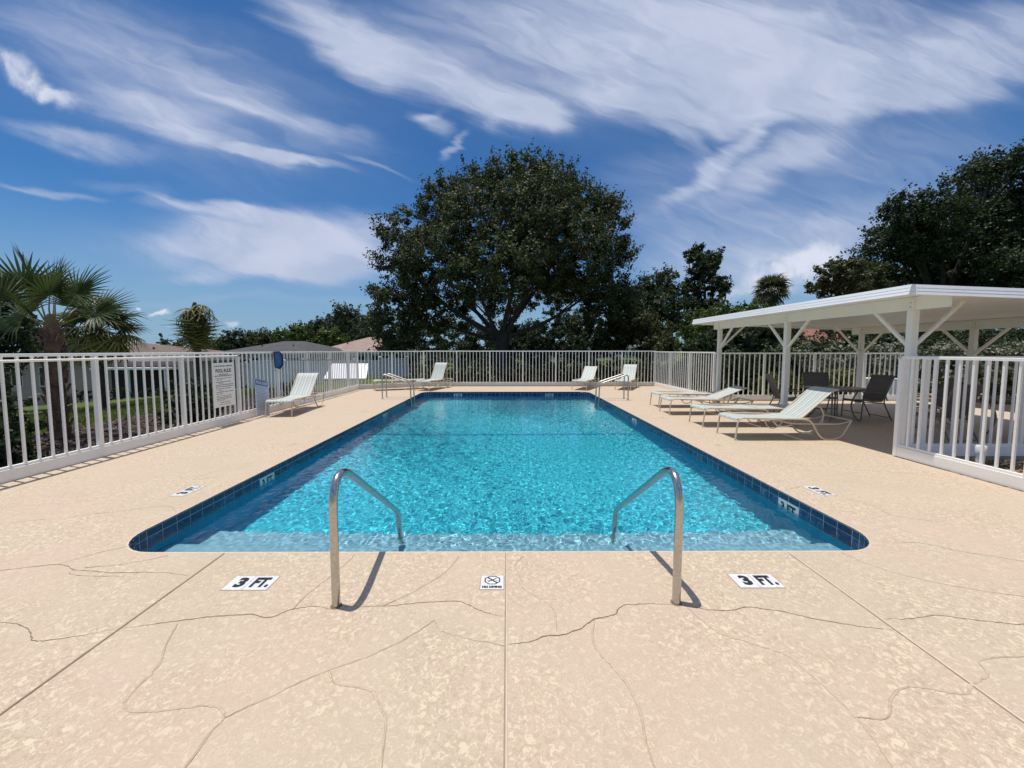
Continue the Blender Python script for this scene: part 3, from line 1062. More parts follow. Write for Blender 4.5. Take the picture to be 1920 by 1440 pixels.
# closed body: skirt and bottom sit inside the basin shell
ring = np.concatenate([ii[0, :], ii[1:, -1], ii[-1, -2::-1], ii[-2:0:-1, 0]])
nb = len(V)
VB = V[ring].copy(); VB[:, 2] = -2.0
V = np.concatenate([V, VB])
m_ = len(ring)
sk = np.stack([ring, nb + np.arange(m_), nb + (np.arange(m_) + 1) % m_, np.roll(ring, -1)], 1)
Q = np.concatenate([Q, sk])
def np_mesh(name, V, Q, mat, smooth=False, extra=None):
    me = bpy.data.meshes.new(name)
    me.vertices.add(len(V))
    me.vertices.foreach_set('co', np.asarray(V, dtype=np.float32).ravel())
    nv = Q.shape[1]
    loops = Q.ravel().astype(np.int32)
    starts = np.arange(len(Q), dtype=np.int32) * nv
    ne = 0
    if extra is not None:
        starts = np.concatenate([starts, [len(loops)]]).astype(np.int32)
        loops = np.concatenate([loops, extra]).astype(np.int32)
    me.loops.add(len(loops))
    me.loops.foreach_set('vertex_index', loops)
    me.polygons.add(len(starts))
    me.polygons.foreach_set('loop_start', starts)
    me.update(calc_edges=True)
    if smooth:
        me.polygons.foreach_set('use_smooth', [True] * len(me.polygons))
    if mat:
        me.materials.append(mat)
    return me
wme = np_mesh('pool_water', V, Q, M['water'], smooth=True, extra=(nb + np.arange(m_))[::-1])
water = link_mesh('pool_water', wme)
tag(water, 'rippled turquoise pool water', kind='structure')
water.cycles.is_caustics_caster = True

# ------------------------------------------------------------------ fences
def fence(p0, p1, ztop, label, group=None, bay=1.46, first=0.0, kerb=True, gaps=10, z0=0.0, mat=None, kerb_mat='white'):
    mat = mat or M['white']
    p0, p1 = Vector((*p0, 0)), Vector((*p1, 0))
    L = (p1 - p0).length
    ang = math.atan2(p1.y - p0.y, p1.x - p0.x)
    o = empty('pool_fence', p0, ang, label, 'fence', group)
    MB().box(0, L, -0.022, 0.022, ztop - 0.038, ztop, 0.004).build('top_rail', mat, o)
    MB().box(0, L, -0.018, 0.018, z0 + 0.150, z0 + 0.178, 0.003).build('bottom_rail', mat, o)
    if kerb:
        MB().box(0, L, -0.03, 0.03, z0, z0 + 0.148, 0.004).build('kerb_board', M[kerb_mat], o)
    post = MB().box(-0.026, 0.026, -0.0262, 0.0345, z0, ztop - 0.036, 0.004).mesh('post', mat)
    pick = MB().box(-0.0115, 0.0115, -0.0115, 0.0115, z0 + 0.17, ztop - 0.03).mesh('picket', mat)
    xs = []
    x = first
    while x < L - 0.05:
        xs.append(x); x += bay
    if L - xs[-1] > 0.3: xs.append(L)
    for x in xs:
        link_mesh('post', post, o, (x, 0, 0))
    step = bay / gaps
    k = math.floor(-first / step)
    x = first + k * step
    while x < L:
        if 0.02 < x < L - 0.02 and min(abs(x - q) for q in xs) > step * 0.4:
            link_mesh('picket', pick, o, (x, 0, 0))
        x += step
    return o
FG = 'white picket fences round the pool'
fence((-5.87, 2.6), (-5.87, 15.2), 1.50, 'long white picket fence along the left side of the deck', FG, first=1.47)
fence((-5.87, 15.2), (-3.55, 16.45), 1.50, 'short angled white fence across the far left corner', FG, bay=1.318, kerb_mat='kerb')
fence((-3.55, 16.45), (6.28, 16.45), 1.505, 'white fence along the far end of the pool deck', FG, bay=1.405, kerb_mat='kerb')
fence((6.28, 16.45), (6.28, 11.7), 1.48, 'white fence run from the far right corner towards the pavilion', FG, bay=1.583)
fence((6.28, 11.7), (12.4, 11.7), 1.455, 'white fence behind the pavilion', FG, bay=1.53)
fence((5.68, 2.2), (5.68, 5.53), 1.455, 'near white fence at the right edge of the deck', FG, bay=1.43, first=0.47)
fence((5.74, 5.53), (12.4, 5.53), 1.455, 'white fence along the near side of the pavilion floor', FG, bay=1.43, first=0.3)

# ------------------------------------------------------------------ pavilion
pav = empty('pavilion', (0, 0, 0), 0, 'white open pavilion with flat sloping roof on braced posts', 'pavilion')
PX, BX = 5.9, 9.85
PYS = (10.75, 8.16, 5.64)
RX0, RX1, RY0, RY1 = 5.31, 10.75, 5.12, 11.1
SL = -0.0365                                     # fall of the roof to the right
def rz_(x, z): return z + SL * (x - RX0)
def slab(mb, xa, xb, ya, yb, za, zb):
    mb.add([(xa, ya, rz_(xa, za)), (xb, ya, rz_(xb, za)), (xb, yb, rz_(xb, za)), (xa, yb, rz_(xa, za)),
            (xa, ya, rz_(xa, zb)), (xb, ya, rz_(xb, zb)), (xb, yb, rz_(xb, zb)), (xa, yb, rz_(xa, zb))],
           [(0, 3, 2, 1), (4, 5, 6, 7), (0, 1, 5, 4), (1, 2, 6, 5), (2, 3, 7, 6), (3, 0, 4, 7)])
    return mb
# ceiling pans, one object each
pw_ = 0.305
k = 0
x = RX0 + 0.05
while x < RX1 - 0.05:
    xb = min(x + pw_, RX1 - 0.05)
    mb = slab(MB(), x + 0.004, xb - 0.004, RY0 + 0.05, RY1 - 0.05, 2.335, 2.375)
    mb.build('roof_pan', M['fascia'], pav)
    x += pw_
def fascia(p, q):
    """three stepped lips of a gutter profile, faces tilted up to catch more sun"""
    mb = MB()
    d = (Vector(q) - Vector(p)).normalized()
    nrm = Vector((d.y, -d.x))
    for za, zb, pr_ in ((2.272, 2.315, 0.022), (2.317, 2.358, 0.011), (2.360, 2.405, 0.0)):
        pts = []
        low_ = [(pt[0] + nrm.x * (pr_ + 0.013), pt[1] + nrm.y * (pr_ + 0.013)) for pt in (p, q)]  # lip feet pushed outward so the faces catch more sun
        for (pt, sgn) in ((p, 0), (q, 0)):
            pts.append((pt[0] + nrm.x * pr_, pt[1] + nrm.y * pr_))
        inn = [(p[0] - nrm.x * 0.05, p[1] - nrm.y * 0.05), (q[0] - nrm.x * 0.05, q[1] - nrm.y * 0.05)]
        P4 = [pts[0], pts[1], inn[1], inn[0]]
        mb.add([(x, y, rz_(x, za)) for x, y in (low_[0], low_[1], inn[1], inn[0])] + [(x, y, rz_(x, zb)) for x, y in P4],
               [(0, 3, 2, 1), (4, 5, 6, 7), (0, 1, 5, 4), (1, 2, 6, 5), (2, 3, 7, 6), (3, 0, 4, 7)])
    return mb
fascia((RX0, RY1), (RX0, RY0)).build('fascia', M['fascia'], pav)
fascia((RX0 + 0.052, RY0), (RX1, RY0)).build('fascia', M['fascia'], pav)
fascia((RX1, RY0 + 0.052), (RX1, RY1)).build('fascia', M['fascia'], pav)
fascia((RX1 - 0.052, RY1), (RX0 + 0.052, RY1)).build('fascia', M['fascia'], pav)
for bx in (PX, BX):
    zb, zt = rz_(bx, 2.142), rz_(bx, 2.333)
    mb = MB().box(bx - 0.022, bx + 0.022, RY0 + 0.055, RY1 - 0.055, zb, zt, 0.003)
    mb.build('beam', M['beam'], pav)
    for i, py in enumerate(PYS):
        h = 0.046
        mb = MB().box(bx - h, bx + h, py - h, py + h, -0.02, zb - 0.002, 0.004)
        mb.box(bx - h, bx - 0.0235, py - h * 0.75, py + h * 0.75, zb - 0.0018, zb + 0.15)
        po = mb.build('post', M['beam'], pav)
        mb = MB()
        for (bz_) in (zb + 0.045, zb + 0.105):
            mb.tube([(bx - h - 0.006, py, bz_), (bx - h + 0.002, py, bz_)], 0.008, 6)
        mb.build('bolt', M['steel'], po)
        zl = 1.60 + (zb - 2.12)
        br = []
        if i != 0: br.append(((bx, py + 0.04, zl), (bx, py + 0.58, zb + 0.01)))
        if i != 2: br.append(((bx, py - 0.04, zl), (bx, py - 0.58, zb + 0.01)))
        if i != 1:
            sg = 1 if bx == PX else -1
            br.append(((bx + sg * 0.04, py, zl), (bx + sg * 0.72, py, rz_(bx + sg * 0.72, 2.30))))
        for a_, b_ in br:
            MB().bar(a_, b_, 0.042, 0.042).build('brace', M['beam'], pav)

# ------------------------------------------------------------------ handrails and ladders
def handrail(x, y, label):
    o = empty('handrail', (x, y, 0), 0, label, 'handrail', 'handrails at the shallow end')
    pts = fillet([(0, 0, -0.02), (0, 0.0, 0.90), (0, 1.33, 0.015), (0, 1.40, -0.55)], [0.34, 0.09], 10)
    MB().tube(pts, 0.0245, 16).build('rail', M['steel'], o, smooth=True)
    MB().lathe([(0.034, 0.0), (0.033, 0.003), (0.0255, 0.004)], 20).build('socket', M['crack'], o)
    return o
handrail(-1.035, 2.245, 'left stainless steel handrail arching from the deck into the pool')
handrail(1.035, 2.265, 'right stainless steel handrail arching from the deck into the pool')

def ladder(x, y, s, label):
    """s=+1: pool lies towards +x"""
    o = empty('pool_ladder', (x, y, 0), 0, label, 'pool ladder', 'pool ladders at the deep end')
    for dy in (0.0, 0.42):
        pts = fillet([(0, dy, -0.02), (0, dy, 0.80), (s * 0.88, dy, 0.50), (s * 0.93, dy, -1.1)], [0.13, 0.16], 8)
        MB().tube(pts, 0.021, 12).build('rail', M['ladder_steel'], o, smooth=True)
        MB().lathe([(0.045, 0.0), (0.045, 0.006), (0.03, 0.014), (0.024, 0.014)], 16, (0, dy)).build('base_flange', M['ladder_steel'], o, smooth=True)
    for z in (-0.32, -0.6, -0.88):
        MB().box(s * 0.92 - 0.045, s * 0.92 + 0.045, 0.02, 0.40, z - 0.012, z + 0.012, 0.006).build('rung', M['white_tile'], o)
    return o
ladder(-3.93, 12.12, 1, 'steel pool ladder rails on the left side in front of the flat lounger')
ladder(3.72, 11.82, -1, 'steel pool ladder rails on the right side of the deep end')

# ------------------------------------------------------------------ loungers
def lounger(loc, rz, back_deg, label, flat_gap=0.0):
    o = empty('sun_lounger', loc, rz, label, 'sun lounger', 'striped sling sun loungers on the deck')
    hy = 0.285
    HX, HZ = 1.13, 0.365
    for s in (-1, 1):
        y = s * hy
        pts = fillet([(0.0, y, 0.0), (0.045, y, 0.385), (1.28, y, 0.36), (1.42, y, 0.10), (1.52, y, 0.013), (1.70, y, 0.013), (1.84, y, 0.07), (1.985, y, 0.345)],
                     [0.10, 0.12, 0.12, 0.08, 0.08, 0.12], 6)
        MB().tube(pts, 0.0145, 8).build('side_frame', M['frame'], o, smooth=True)
        MB().tube(fillet([(1.985, y * 0.985, 0.335), (1.80, y * 0.95, 0.275), (0.95, y * 0.95, 0.285), (0.72, y * 0.95, 0.35)], 0.1, 5), 0.012, 8).build('lower_rail', M['frame'], o, smooth=True)
        # small C shaped strut below the seat
        MB().tube(smooth_path([(0.52, y * 0.9, 0.36), (0.55, y * 0.9, 0.26), (0.66, y * 0.9, 0.20), (0.78, y * 0.9, 0.26), (0.82, y * 0.9, 0.36)], 4), 0.009, 6).build('strut', M['frame'], o, smooth=True)
    for x, z in ((0.06, 0.352), (0.70, 0.33), (1.22, 0.335), (1.985, 0.340)):
        MB().tube([(x, -hy, z), (x, hy, z)], 0.013, 8).build('cross_bar', M['frame'], o, smooth=True)
    # seat sling
    prof = []
    for i in range(6):
        a = R(180 - 75 * i / 5)
        prof.append((0.075 + 0.06 * math.cos(a) - 0.01, 0.335 + 0.055 * math.sin(a)))
    for i in range(1, 11):
        t_ = i / 10
        prof.append((0.09 + (HX - 0.11) * t_, 0.388 - 0.028 * math.sin(math.pi * t_) - 0.012 * t_))
    MB().ribbon(prof, -hy + 0.004, hy - 0.004, 0.008).build('seat_sling', M['sling'], o, smooth=True)
    # back
    A_ = R(back_deg)
    BL = 0.80
    def bp(t_, off=0.0):
        """curled top"""
        k = max(0.0, t_ - 0.86) / 0.14
        x = HX + BL * t_ * math.cos(A_) - off * math.sin(A_) + 0.03 * k
        z = HZ + BL * t_ * math.sin(A_) + off * math.cos(A_) - (0.035 * k * k if back_deg > 5 else 0.0)
        return x, z
    prof = [bp(i / 12, 0.012 - 0.02 * math.sin(math.pi * i / 12)) for i in range(13)]
    MB().ribbon(prof, -hy + 0.035, hy - 0.035, 0.008).build('back_sling', M['sling'], o, smooth=True)
    for s in (-1, 1):
        y = s * (hy - 0.026)
        pts = [(*[bp(i / 12)[0]], y, bp(i / 12)[1]) for i in range(13)]
        MB().tube(pts, 0.0125, 8).build('back_rail', M['frame'], o, smooth=True)
    x, z = bp(1.0)
    MB().tube([(x, -hy + 0.03, z), (x, hy - 0.03, z)], 0.0125, 8).build('back_top_bar', M['frame'], o, smooth=True)
    if back_deg > 5:
        for s in (-1, 1):
            y = s * (hy - 0.055)
            x, z = bp(0.42, -0.015)
            pts = smooth_path([(x, y, z), (x + 0.09, y, z - 0.02), (x + 0.15, y, (z + 0.29) / 2), (x + 0.13, y, 0.28)], 4)
            MB().tube(pts, 0.010, 6).build('back_prop', M['frame'], o, smooth=True)
    return o
lounger((3.90, 6.80, 0), R(0), 42, 'nearest lounger on the right deck, its striped back raised high')
lounger((3.91, 7.925, 0), R(0), 0, 'flat reclined lounger just behind the nearest raised one on the right')
lounger((3.84, 9.36, 0), R(0), 22, 'right deck lounger with its back raised only partway')
lounger((4.02, 10.5, 0), R(1), 0, 'farthest flat lounger in the row beside the pavilion')
lounger((-5.26, 8.84, 0), R(95), 46, 'striped lounger by the left fence next to the leaning blue sign')
lounger((-5.10, 14.75, 0), R(24), 0, 'flat lounger behind the left pool ladder')
lounger((-3.20, 14.50, 0), R(72), 58, 'lounger with steep raised back at the far left of the pool')
lounger((2.75, 14.72, 0), R(63), 40, 'far lounger standing left of the right pool ladder')
lounger((4.42, 14.72, 0), R(63), 48, 'far lounger partly behind the right pool ladder')

# ------------------------------------------------------------------ patio tables and chairs under the pavilion
def chair(loc, rz, label):
    """seat faces +x"""
    o = empty('patio_chair', loc, rz, label, 'chair', 'dark sling chairs under the pavilion')
    hy = 0.26
    for s in (-1, 1):
        y = s * hy
        MB().tube(fillet([(0.30, y, 0.0), (0.26, y, 0.62), (-0.16, y, 0.60), (-0.24, y, 0.44)], [0.10, 0.08], 5), 0.013, 7).build('arm', M['dark_frame'], o, smooth=True)
        MB().tube(fillet([(-0.36, y, 0.0), (-0.15, y, 0.42), (-0.36, y, 0.98)], 0.12, 5), 0.013, 7).build('back_leg', M['dark_frame'], o, smooth=True)
        MB().tube([(0.285, y, 0.40), (-0.18, y, 0.38)], 0.012, 6).build('seat_rail', M['dark_frame'], o, smooth=True)
    for x, z in ((0.285, 0.40), (-0.34, 0.06), (-0.36, 0.97), (0.29, 0.16)):
        MB().tube([(x, -hy, z), (x, hy, z)], 0.011, 6).build('cross_bar', M['dark_frame'], o, smooth=True)
    MB().ribbon([(0.30, 0.40), (0.27, 0.425), (0.05, 0.40), (-0.15, 0.40)], -hy + 0.015, hy - 0.015, 0.008).build('seat_sling', M['dark_sling'], o)
    MB().ribbon([(-0.15, 0.41), (-0.22, 0.60), (-0.30, 0.80), (-0.375, 0.985)], -hy + 0.015, hy - 0.015, 0.008).build('back_sling', M['dark_sling'], o)
    return o
def table(loc, label, r=0.55):
    o = empty('patio_table', loc, 0, label, 'table')
    MB().lathe([(r - 0.02, 0.695), (r, 0.70), (r, 0.718), (r - 0.01, 0.722)], 36).build('table_top', M['table_top'], o, smooth=True)
    MB().lathe([(r - 0.06, 0.665), (r - 0.05, 0.665), (r - 0.05, 0.694), (r - 0.06, 0.694)], 24).build('apron', M['dark_frame'], o)
    for k in range(4):
        a = R(45 + 90 * k)
        c, s = math.cos(a), math.sin(a)
        MB().tube(smooth_path([(0.40 * c, 0.40 * s, 0.69), (0.30 * c, 0.30 * s, 0.4), (0.34 * c, 0.34 * s, 0.15), (0.45 * c, 0.45 * s, 0.0)], 4), 0.016, 7).build('leg', M['dark_frame'], o, smooth=True)
    return o
table((7.25, 8.5, 0), 'round dark patio table under the pavilion behind the nearest lounger')
chair((6.50, 8.95, 0), R(-20), 'dark sling chair beside the middle front post of the pavilion')
chair((7.62, 9.35, 0), R(-112), 'dark sling chair on the far side of the patio table, back to the hedge')
chair((8.05, 8.60, 0), R(178), 'dark sling chair at the right side of the patio table')
chair((8.55, 7.80, 0), R(150), 'dark sling chair just left of the near fence end post')
chair((7.45, 6.55, 0), R(95), 'dark sling chair behind the near front post, seen through the fence')
table((8.75, 6.45, 0), 'round dark patio table behind the near fence pickets', 0.5)
chair((9.6, 6.3, 0), R(175), 'dark sling chair farthest right behind the near fence')

# ------------------------------------------------------------------ signs, net and poles on the left fence
FX = -5.845
sg = empty('rules_sign', (FX, 7.975, 0.83), 0, 'white POOL RULES sign fixed to the left fence', 'sign')
MB().box(-0.004, 0.004, -0.30, 0.30, -0.45, 0.45).build('sign_panel', M['white'], sg)
def on_sign(y, z):
    return Matrix.Translation((0.0055, y, z)) @ Matrix.Rotation(R(90), 4, 'Z') @ Matrix.Rotation(R(90), 4, 'X')
put_text(text_mesh('POOL RULES', 0.075, 0.44, 0.002), M['black_print'], sg, on_sign(0, 0.29))
rl = random.Random(3)
def greek_lines(o, rows, mat, x=0.0056):
    mb = MB()
    for (z, h, ya, yb) in rows:
        y = ya
        while y < yb:
            w = rl.uniform(0.02, 0.07)
            e = min(y + w, yb)
            mb.add([(x, y, z - h / 2), (x, e, z - h / 2), (x, e, z + h / 2), (x, y, z + h / 2)], [(0, 1, 2, 3)])
            y = e + 0.012
    return tag(mb.build('small_print', mat, o), kind='stuff')
rows = [(0.385, 0.022, -0.25, 0.25), (0.215, 0.016, -0.13, 0.13), (0.185, 0.018, -0.25, 0.25), (0.135, 0.010, -0.24, 0.22), (0.105, 0.010, -0.2, -0.05), (0.06, 0.013, -0.22, 0.2),
        (0.035, 0.010, -0.15, -0.02), (0.0, 0.014, -0.22, 0.27), (-0.035, 0.014, -0.23, 0.27), (-0.075, 0.013, -0.22, 0.2), (-0.11, 0.011, -0.16, -0.05), (-0.145, 0.013, -0.22, 0.25), (-0.18, 0.011, -0.22, -0.05),
        (-0.225, 0.009, -0.22, 0.2), (-0.255, 0.012, -0.22, 0.2), (-0.285, 0.012, -0.22, 0.2), (-0.315, 0.01, -0.22, 0.0), (-0.36, 0.012, -0.13, 0.15), (-0.40, 0.008, -0.17, 0.18)]
greek_lines(sg, rows, M['grey_print'])
M['pale_blue'] = simple('pale_blue_panel', (0.52, 0.58, 0.70), 0.4, var=0.06)
s2 = empty('rules_sign', (-5.70, 8.98, 0.02), 0, 'blue headed POOL RULES board leaning on the fence behind a lounger', 'sign')
s2.rotation_euler = (R(-12), R(-8), R(3))
MB().box(-0.005, 0.005, -0.25, 0.25, 0.0, 0.84).build('sign_panel', M['pale_blue'], s2)
MB().box(0.0052, 0.0060, -0.24, 0.24, 0.70, 0.83).build('sign_heading', M['blue_print'], s2)
put_text(text_mesh('POOL RULES', 0.075, 0.42, 0.003), M['white_tile'], s2, Matrix.Translation((0.0066, 0, 0.765)) @ Matrix.Rotation(R(90), 4, 'Z') @ Matrix.Rotation(R(90), 4, 'X'))
greek_lines(s2, [(0.66 - 0.035 * k, 0.008, -0.22, 0.2 - 0.05 * (k % 3)) for k in range(16)], M['grey_print'], 0.0066)

pole = empty('pool_pole', (-5.825, 4.0, 1.415), 0, 'white telescopic pole lying along the top of the left fence', 'pole')
MB().tube([(0, -2.0, -0.003), (0, 2.9, 0.0)], 0.017, 10).build('outer_tube', M['white'], pole, smooth=True)
MB().tube([(0, 2.85, 0.0), (0, 4.40, 0.004)], 0.0135, 10).build('inner_tube', M['white'], pole, smooth=True)
MB().tube([(0, 4.38, 0.004), (0, 4.43, 0.004)], 0.019, 10).build('grip', M['grey_print'], pole, smooth=True)
M['net'] = simple('blue_mesh_net', (0.035, 0.13, 0.33), 0.6, var=0.3, scale=60)
M['net_frame'] = simple('navy_plastic', (0.01, 0.022, 0.085), 0.35)
net = empty('leaf_net', (-5.80, 9.83, 1.28), 0, 'blue leaf skimmer net hung on the left fence', 'pool net')
hexp = [(-0.17, 0.205), (0.04, 0.215), (0.19, 0.12), (0.19, -0.11), (0.05, -0.215), (-0.14, -0.17)]
mb = MB()
mb.tube([(0.0, y, z) for y, z in hexp + hexp[:1]], 0.017, 8, False)
mb.build('net_frame', M['net_frame'], net, smooth=True)
mb = MB()
mb.add([(-0.02, y * 0.95, z * 0.95) for y, z in hexp] + [(0.002, y * 0.98, z * 0.98) for y, z in hexp] + [(-0.035, 0, 0)],
       [(i, (i + 1) % 6, 12) for i in range(6)] + [(i, 6 + i, 6 + (i + 1) % 6, (i + 1) % 6) for i in range(6)])
mb.build('mesh_bag', M['net'], net)
MB().tube([(0.0, 0.19, 0.0), (0.0, 0.30, 0.0)], 0.02, 8).build('socket', M['white_tile'], net, smooth=True)
MB().tube([(0.0, 0.28, 0.0), (0.0, 3.1, -0.07)], 0.0125, 8).build('handle_pole', M['grey_print'], net, smooth=True)

pipe = empty('vent_pipe', (6.08, 4.86, -0.04), 0, 'short white capped pipe standing in the leaf litter behind the near fence', 'pipe')
MB().lathe([(0.036, 0.0), (0.042, 0.26), (0.042, 0.265)], 14).build('pipe_body', M['fascia'], pipe, smooth=True)
MB().lathe([(0.05, 0.25), (0.052, 0.255), (0.052, 0.35), (0.046, 0.36)], 14).build('pipe_cap', M['fascia'], pipe, smooth=True)

# ------------------------------------------------------------------ vegetation
def leaf_mat(name, dark, mid, light, trans=0.25, rough=0.5, clump=1.2):
    m, t, b, tc, out = material(name)
    g = t.new('ShaderNodeNewGeometry')
    n = t.noise(g.outputs['Position'], clump, 3, 0.6)
    f = t.math('ADD', t.math('MULTIPLY', n, 0.65), t.math('MULTIPLY', g.outputs['Random Per Island'], 0.45))
    c = t.ramp(f, [(0.30, dark), (0.55, mid), (0.80, light)])
    t.link(c, b.inputs['Base Color'])
    b.inputs['Roughness'].default_value = rough
    b.inputs['Specular IOR Level'].default_value = 0.2
    tr = t.new('ShaderNodeBsdfTranslucent')
    t.link(t.mix(0.5, c, (0.12, 0.16, 0.02)), tr.inputs[0])
    mx = t.new('ShaderNodeMixShader')
    mx.inputs[0].default_value = trans
    t.link(b.outputs[0], mx.inputs[1]); t.link(tr.outputs[0], mx.inputs[2])
    t.link(mx.outputs[0], out.inputs[0])
    return m
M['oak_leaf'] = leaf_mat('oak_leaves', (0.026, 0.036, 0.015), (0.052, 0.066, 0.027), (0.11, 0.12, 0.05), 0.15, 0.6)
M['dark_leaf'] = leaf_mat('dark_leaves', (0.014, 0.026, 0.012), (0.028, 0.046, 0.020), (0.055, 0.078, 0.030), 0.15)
M['green_leaf'] = leaf_mat('bright_leaves', (0.035, 0.062, 0.012), (0.072, 0.115, 0.022), (0.135, 0.18, 0.04), 0.28)
M['dull_leaf'] = leaf_mat('dull_leaves', (0.028, 0.036, 0.014), (0.062, 0.070, 0.028), (0.13, 0.125, 0.055), 0.2)
M['pale_leaf'] = leaf_mat('variegated_leaves', (0.05, 0.062, 0.03), (0.16, 0.175, 0.10), (0.46, 0.45, 0.36), 0.2, 0.5, 2.5)
M['yellow_leaf'] = leaf_mat('yellow_green_leaves', (0.06, 0.075, 0.012), (0.14, 0.155, 0.025), (0.23, 0.23, 0.05), 0.25, 0.5, 3.0)
M['palm_leaf'] = leaf_mat('palm_blades', (0.028, 0.050, 0.016), (0.060, 0.092, 0.030), (0.11, 0.14, 0.055), 0.2, 0.4)
M['palm_far'] = leaf_mat('palm_blades_pale', (0.05, 0.065, 0.035), (0.095, 0.11, 0.06), (0.20, 0.19, 0.11), 0.2, 0.45)
M['palm_limp'] = leaf_mat('palm_blades_limp', (0.05, 0.06, 0.02), (0.12, 0.125, 0.04), (0.30, 0.27, 0.10), 0.25, 0.5)
M['palm_yellow'] = leaf_mat('palm_blades_yellow', (0.14, 0.14, 0.035), (0.28, 0.25, 0.075), (0.46, 0.39, 0.15), 0.25, 0.5)
def bark_mat(name, lo, hi, sc=9.0):
    m, t, b, tc, out = material(name)
    pos = t.new('ShaderNodeNewGeometry').outputs['Position']
    mp = t.new('ShaderNodeMapping'); t.link(pos, mp.inputs['Vector']); mp.inputs['Scale'].default_value = (1, 1, 0.3)
    n = t.noise(mp.outputs[0], sc, 6, 0.7)
    t.link(t.ramp(n, [(0.3, lo), (0.7, hi)]), b.inputs['Base Color'])
    b.inputs['Roughness'].default_value = 0.9
    t.link(t.bump(n, 0.8, 0.05), b.inputs['Normal'])
    return m
M['bark'] = bark_mat('oak_bark', (0.022, 0.018, 0.015), (0.075, 0.064, 0.055))
M['boot'] = bark_mat('palm_boots', (0.06, 0.032, 0.022), (0.24, 0.14, 0.095), 14)
M['petiole'] = simple('palm_stalk', (0.16, 0.17, 0.06), 0.5, var=0.3)

def leaf_cloud(name, lobes, n_leaf, size, mat, parent, seed, rc=0.28, shell=0.75, up=0.35, sprig=0.12):
    """leaf blades in clumps spread through the given ellipsoids (x,y,z,rx,ry,rz)"""
    g = np.random.default_rng(seed)
    lob = np.array(lobes, dtype=float)
    area = (lob[:, 3] * lob[:, 4] * lob[:, 5]) ** (2 / 3)
    rbar = np.sqrt(area.mean())
    n_cl = max(12, int(n_leaf / 70))
    pick = g.choice(len(lob), n_cl, p=area / area.sum())
    d = g.normal(size=(n_cl, 3)); d /= np.linalg.norm(d, axis=1)[:, None]
    rad = np.where(g.random(n_cl) < shell, g.uniform(0.78, 1.02, n_cl), g.uniform(0.2, 0.8, n_cl))
    cc = lob[pick, :3] + d * rad[:, None] * lob[pick, 3:6]
    cr = g.uniform(0.55, 1.25, n_cl) * rc * rbar
    li = g.integers(0, n_cl, n_leaf)
    o3 = g.normal(size=(n_leaf, 3)); o3 /= np.linalg.norm(o3, axis=1)[:, None]
    rr = g.random(n_leaf) ** 0.6
    p = cc[li] + o3 * (rr * cr[li])[:, None] * np.array([1.0, 1.0, 0.8])
    # sprigs poking out of the crown
    ns = int(n_leaf * sprig)
    k = g.integers(0, n_cl, ns)
    sd = d[k] * 0.7 + g.normal(size=(ns, 3)) * 0.25 + np.array([0, 0, 0.45])
    sd /= np.linalg.norm(sd, axis=1)[:, None]
    # several leaves share one sprig direction
    grp = g.integers(0, max(1, ns // 9), ns)
    base_k = k[grp % len(k)]; base_d = sd[grp % len(sd)]
    p[:ns] = cc[base_k] + base_d * (cr[base_k] * g.uniform(0.7, 1.75, ns))[:, None] + g.normal(size=(ns, 3)) * size * 0.5
    nrm = d[li] * 0.6 + o3 * 0.5 + g.normal(size=(n_leaf, 3)) * 0.55 + np.array([0, 0, up])
    nrm /= np.linalg.norm(nrm, axis=1)[:, None]
    a = g.normal(size=(n_leaf, 3))
    u = np.cross(nrm, a); u /= np.linalg.norm(u, axis=1)[:, None]
    w = np.cross(nrm, u)
    L = size * g.uniform(0.6, 1.35, n_leaf)[:, None]
    Wd = L * g.uniform(0.28, 0.42, n_leaf)[:, None]
    V = np.stack([p - u * L * 0.5, p + w * Wd - nrm * L * 0.08, p + u * L * 0.5, p - w * Wd - nrm * L * 0.08], 1).reshape(-1, 3)
    Q = np.arange(4 * n_leaf).reshape(-1, 4)
    me = np_mesh(name, V, Q, mat)
    return link_mesh(name, me, parent)

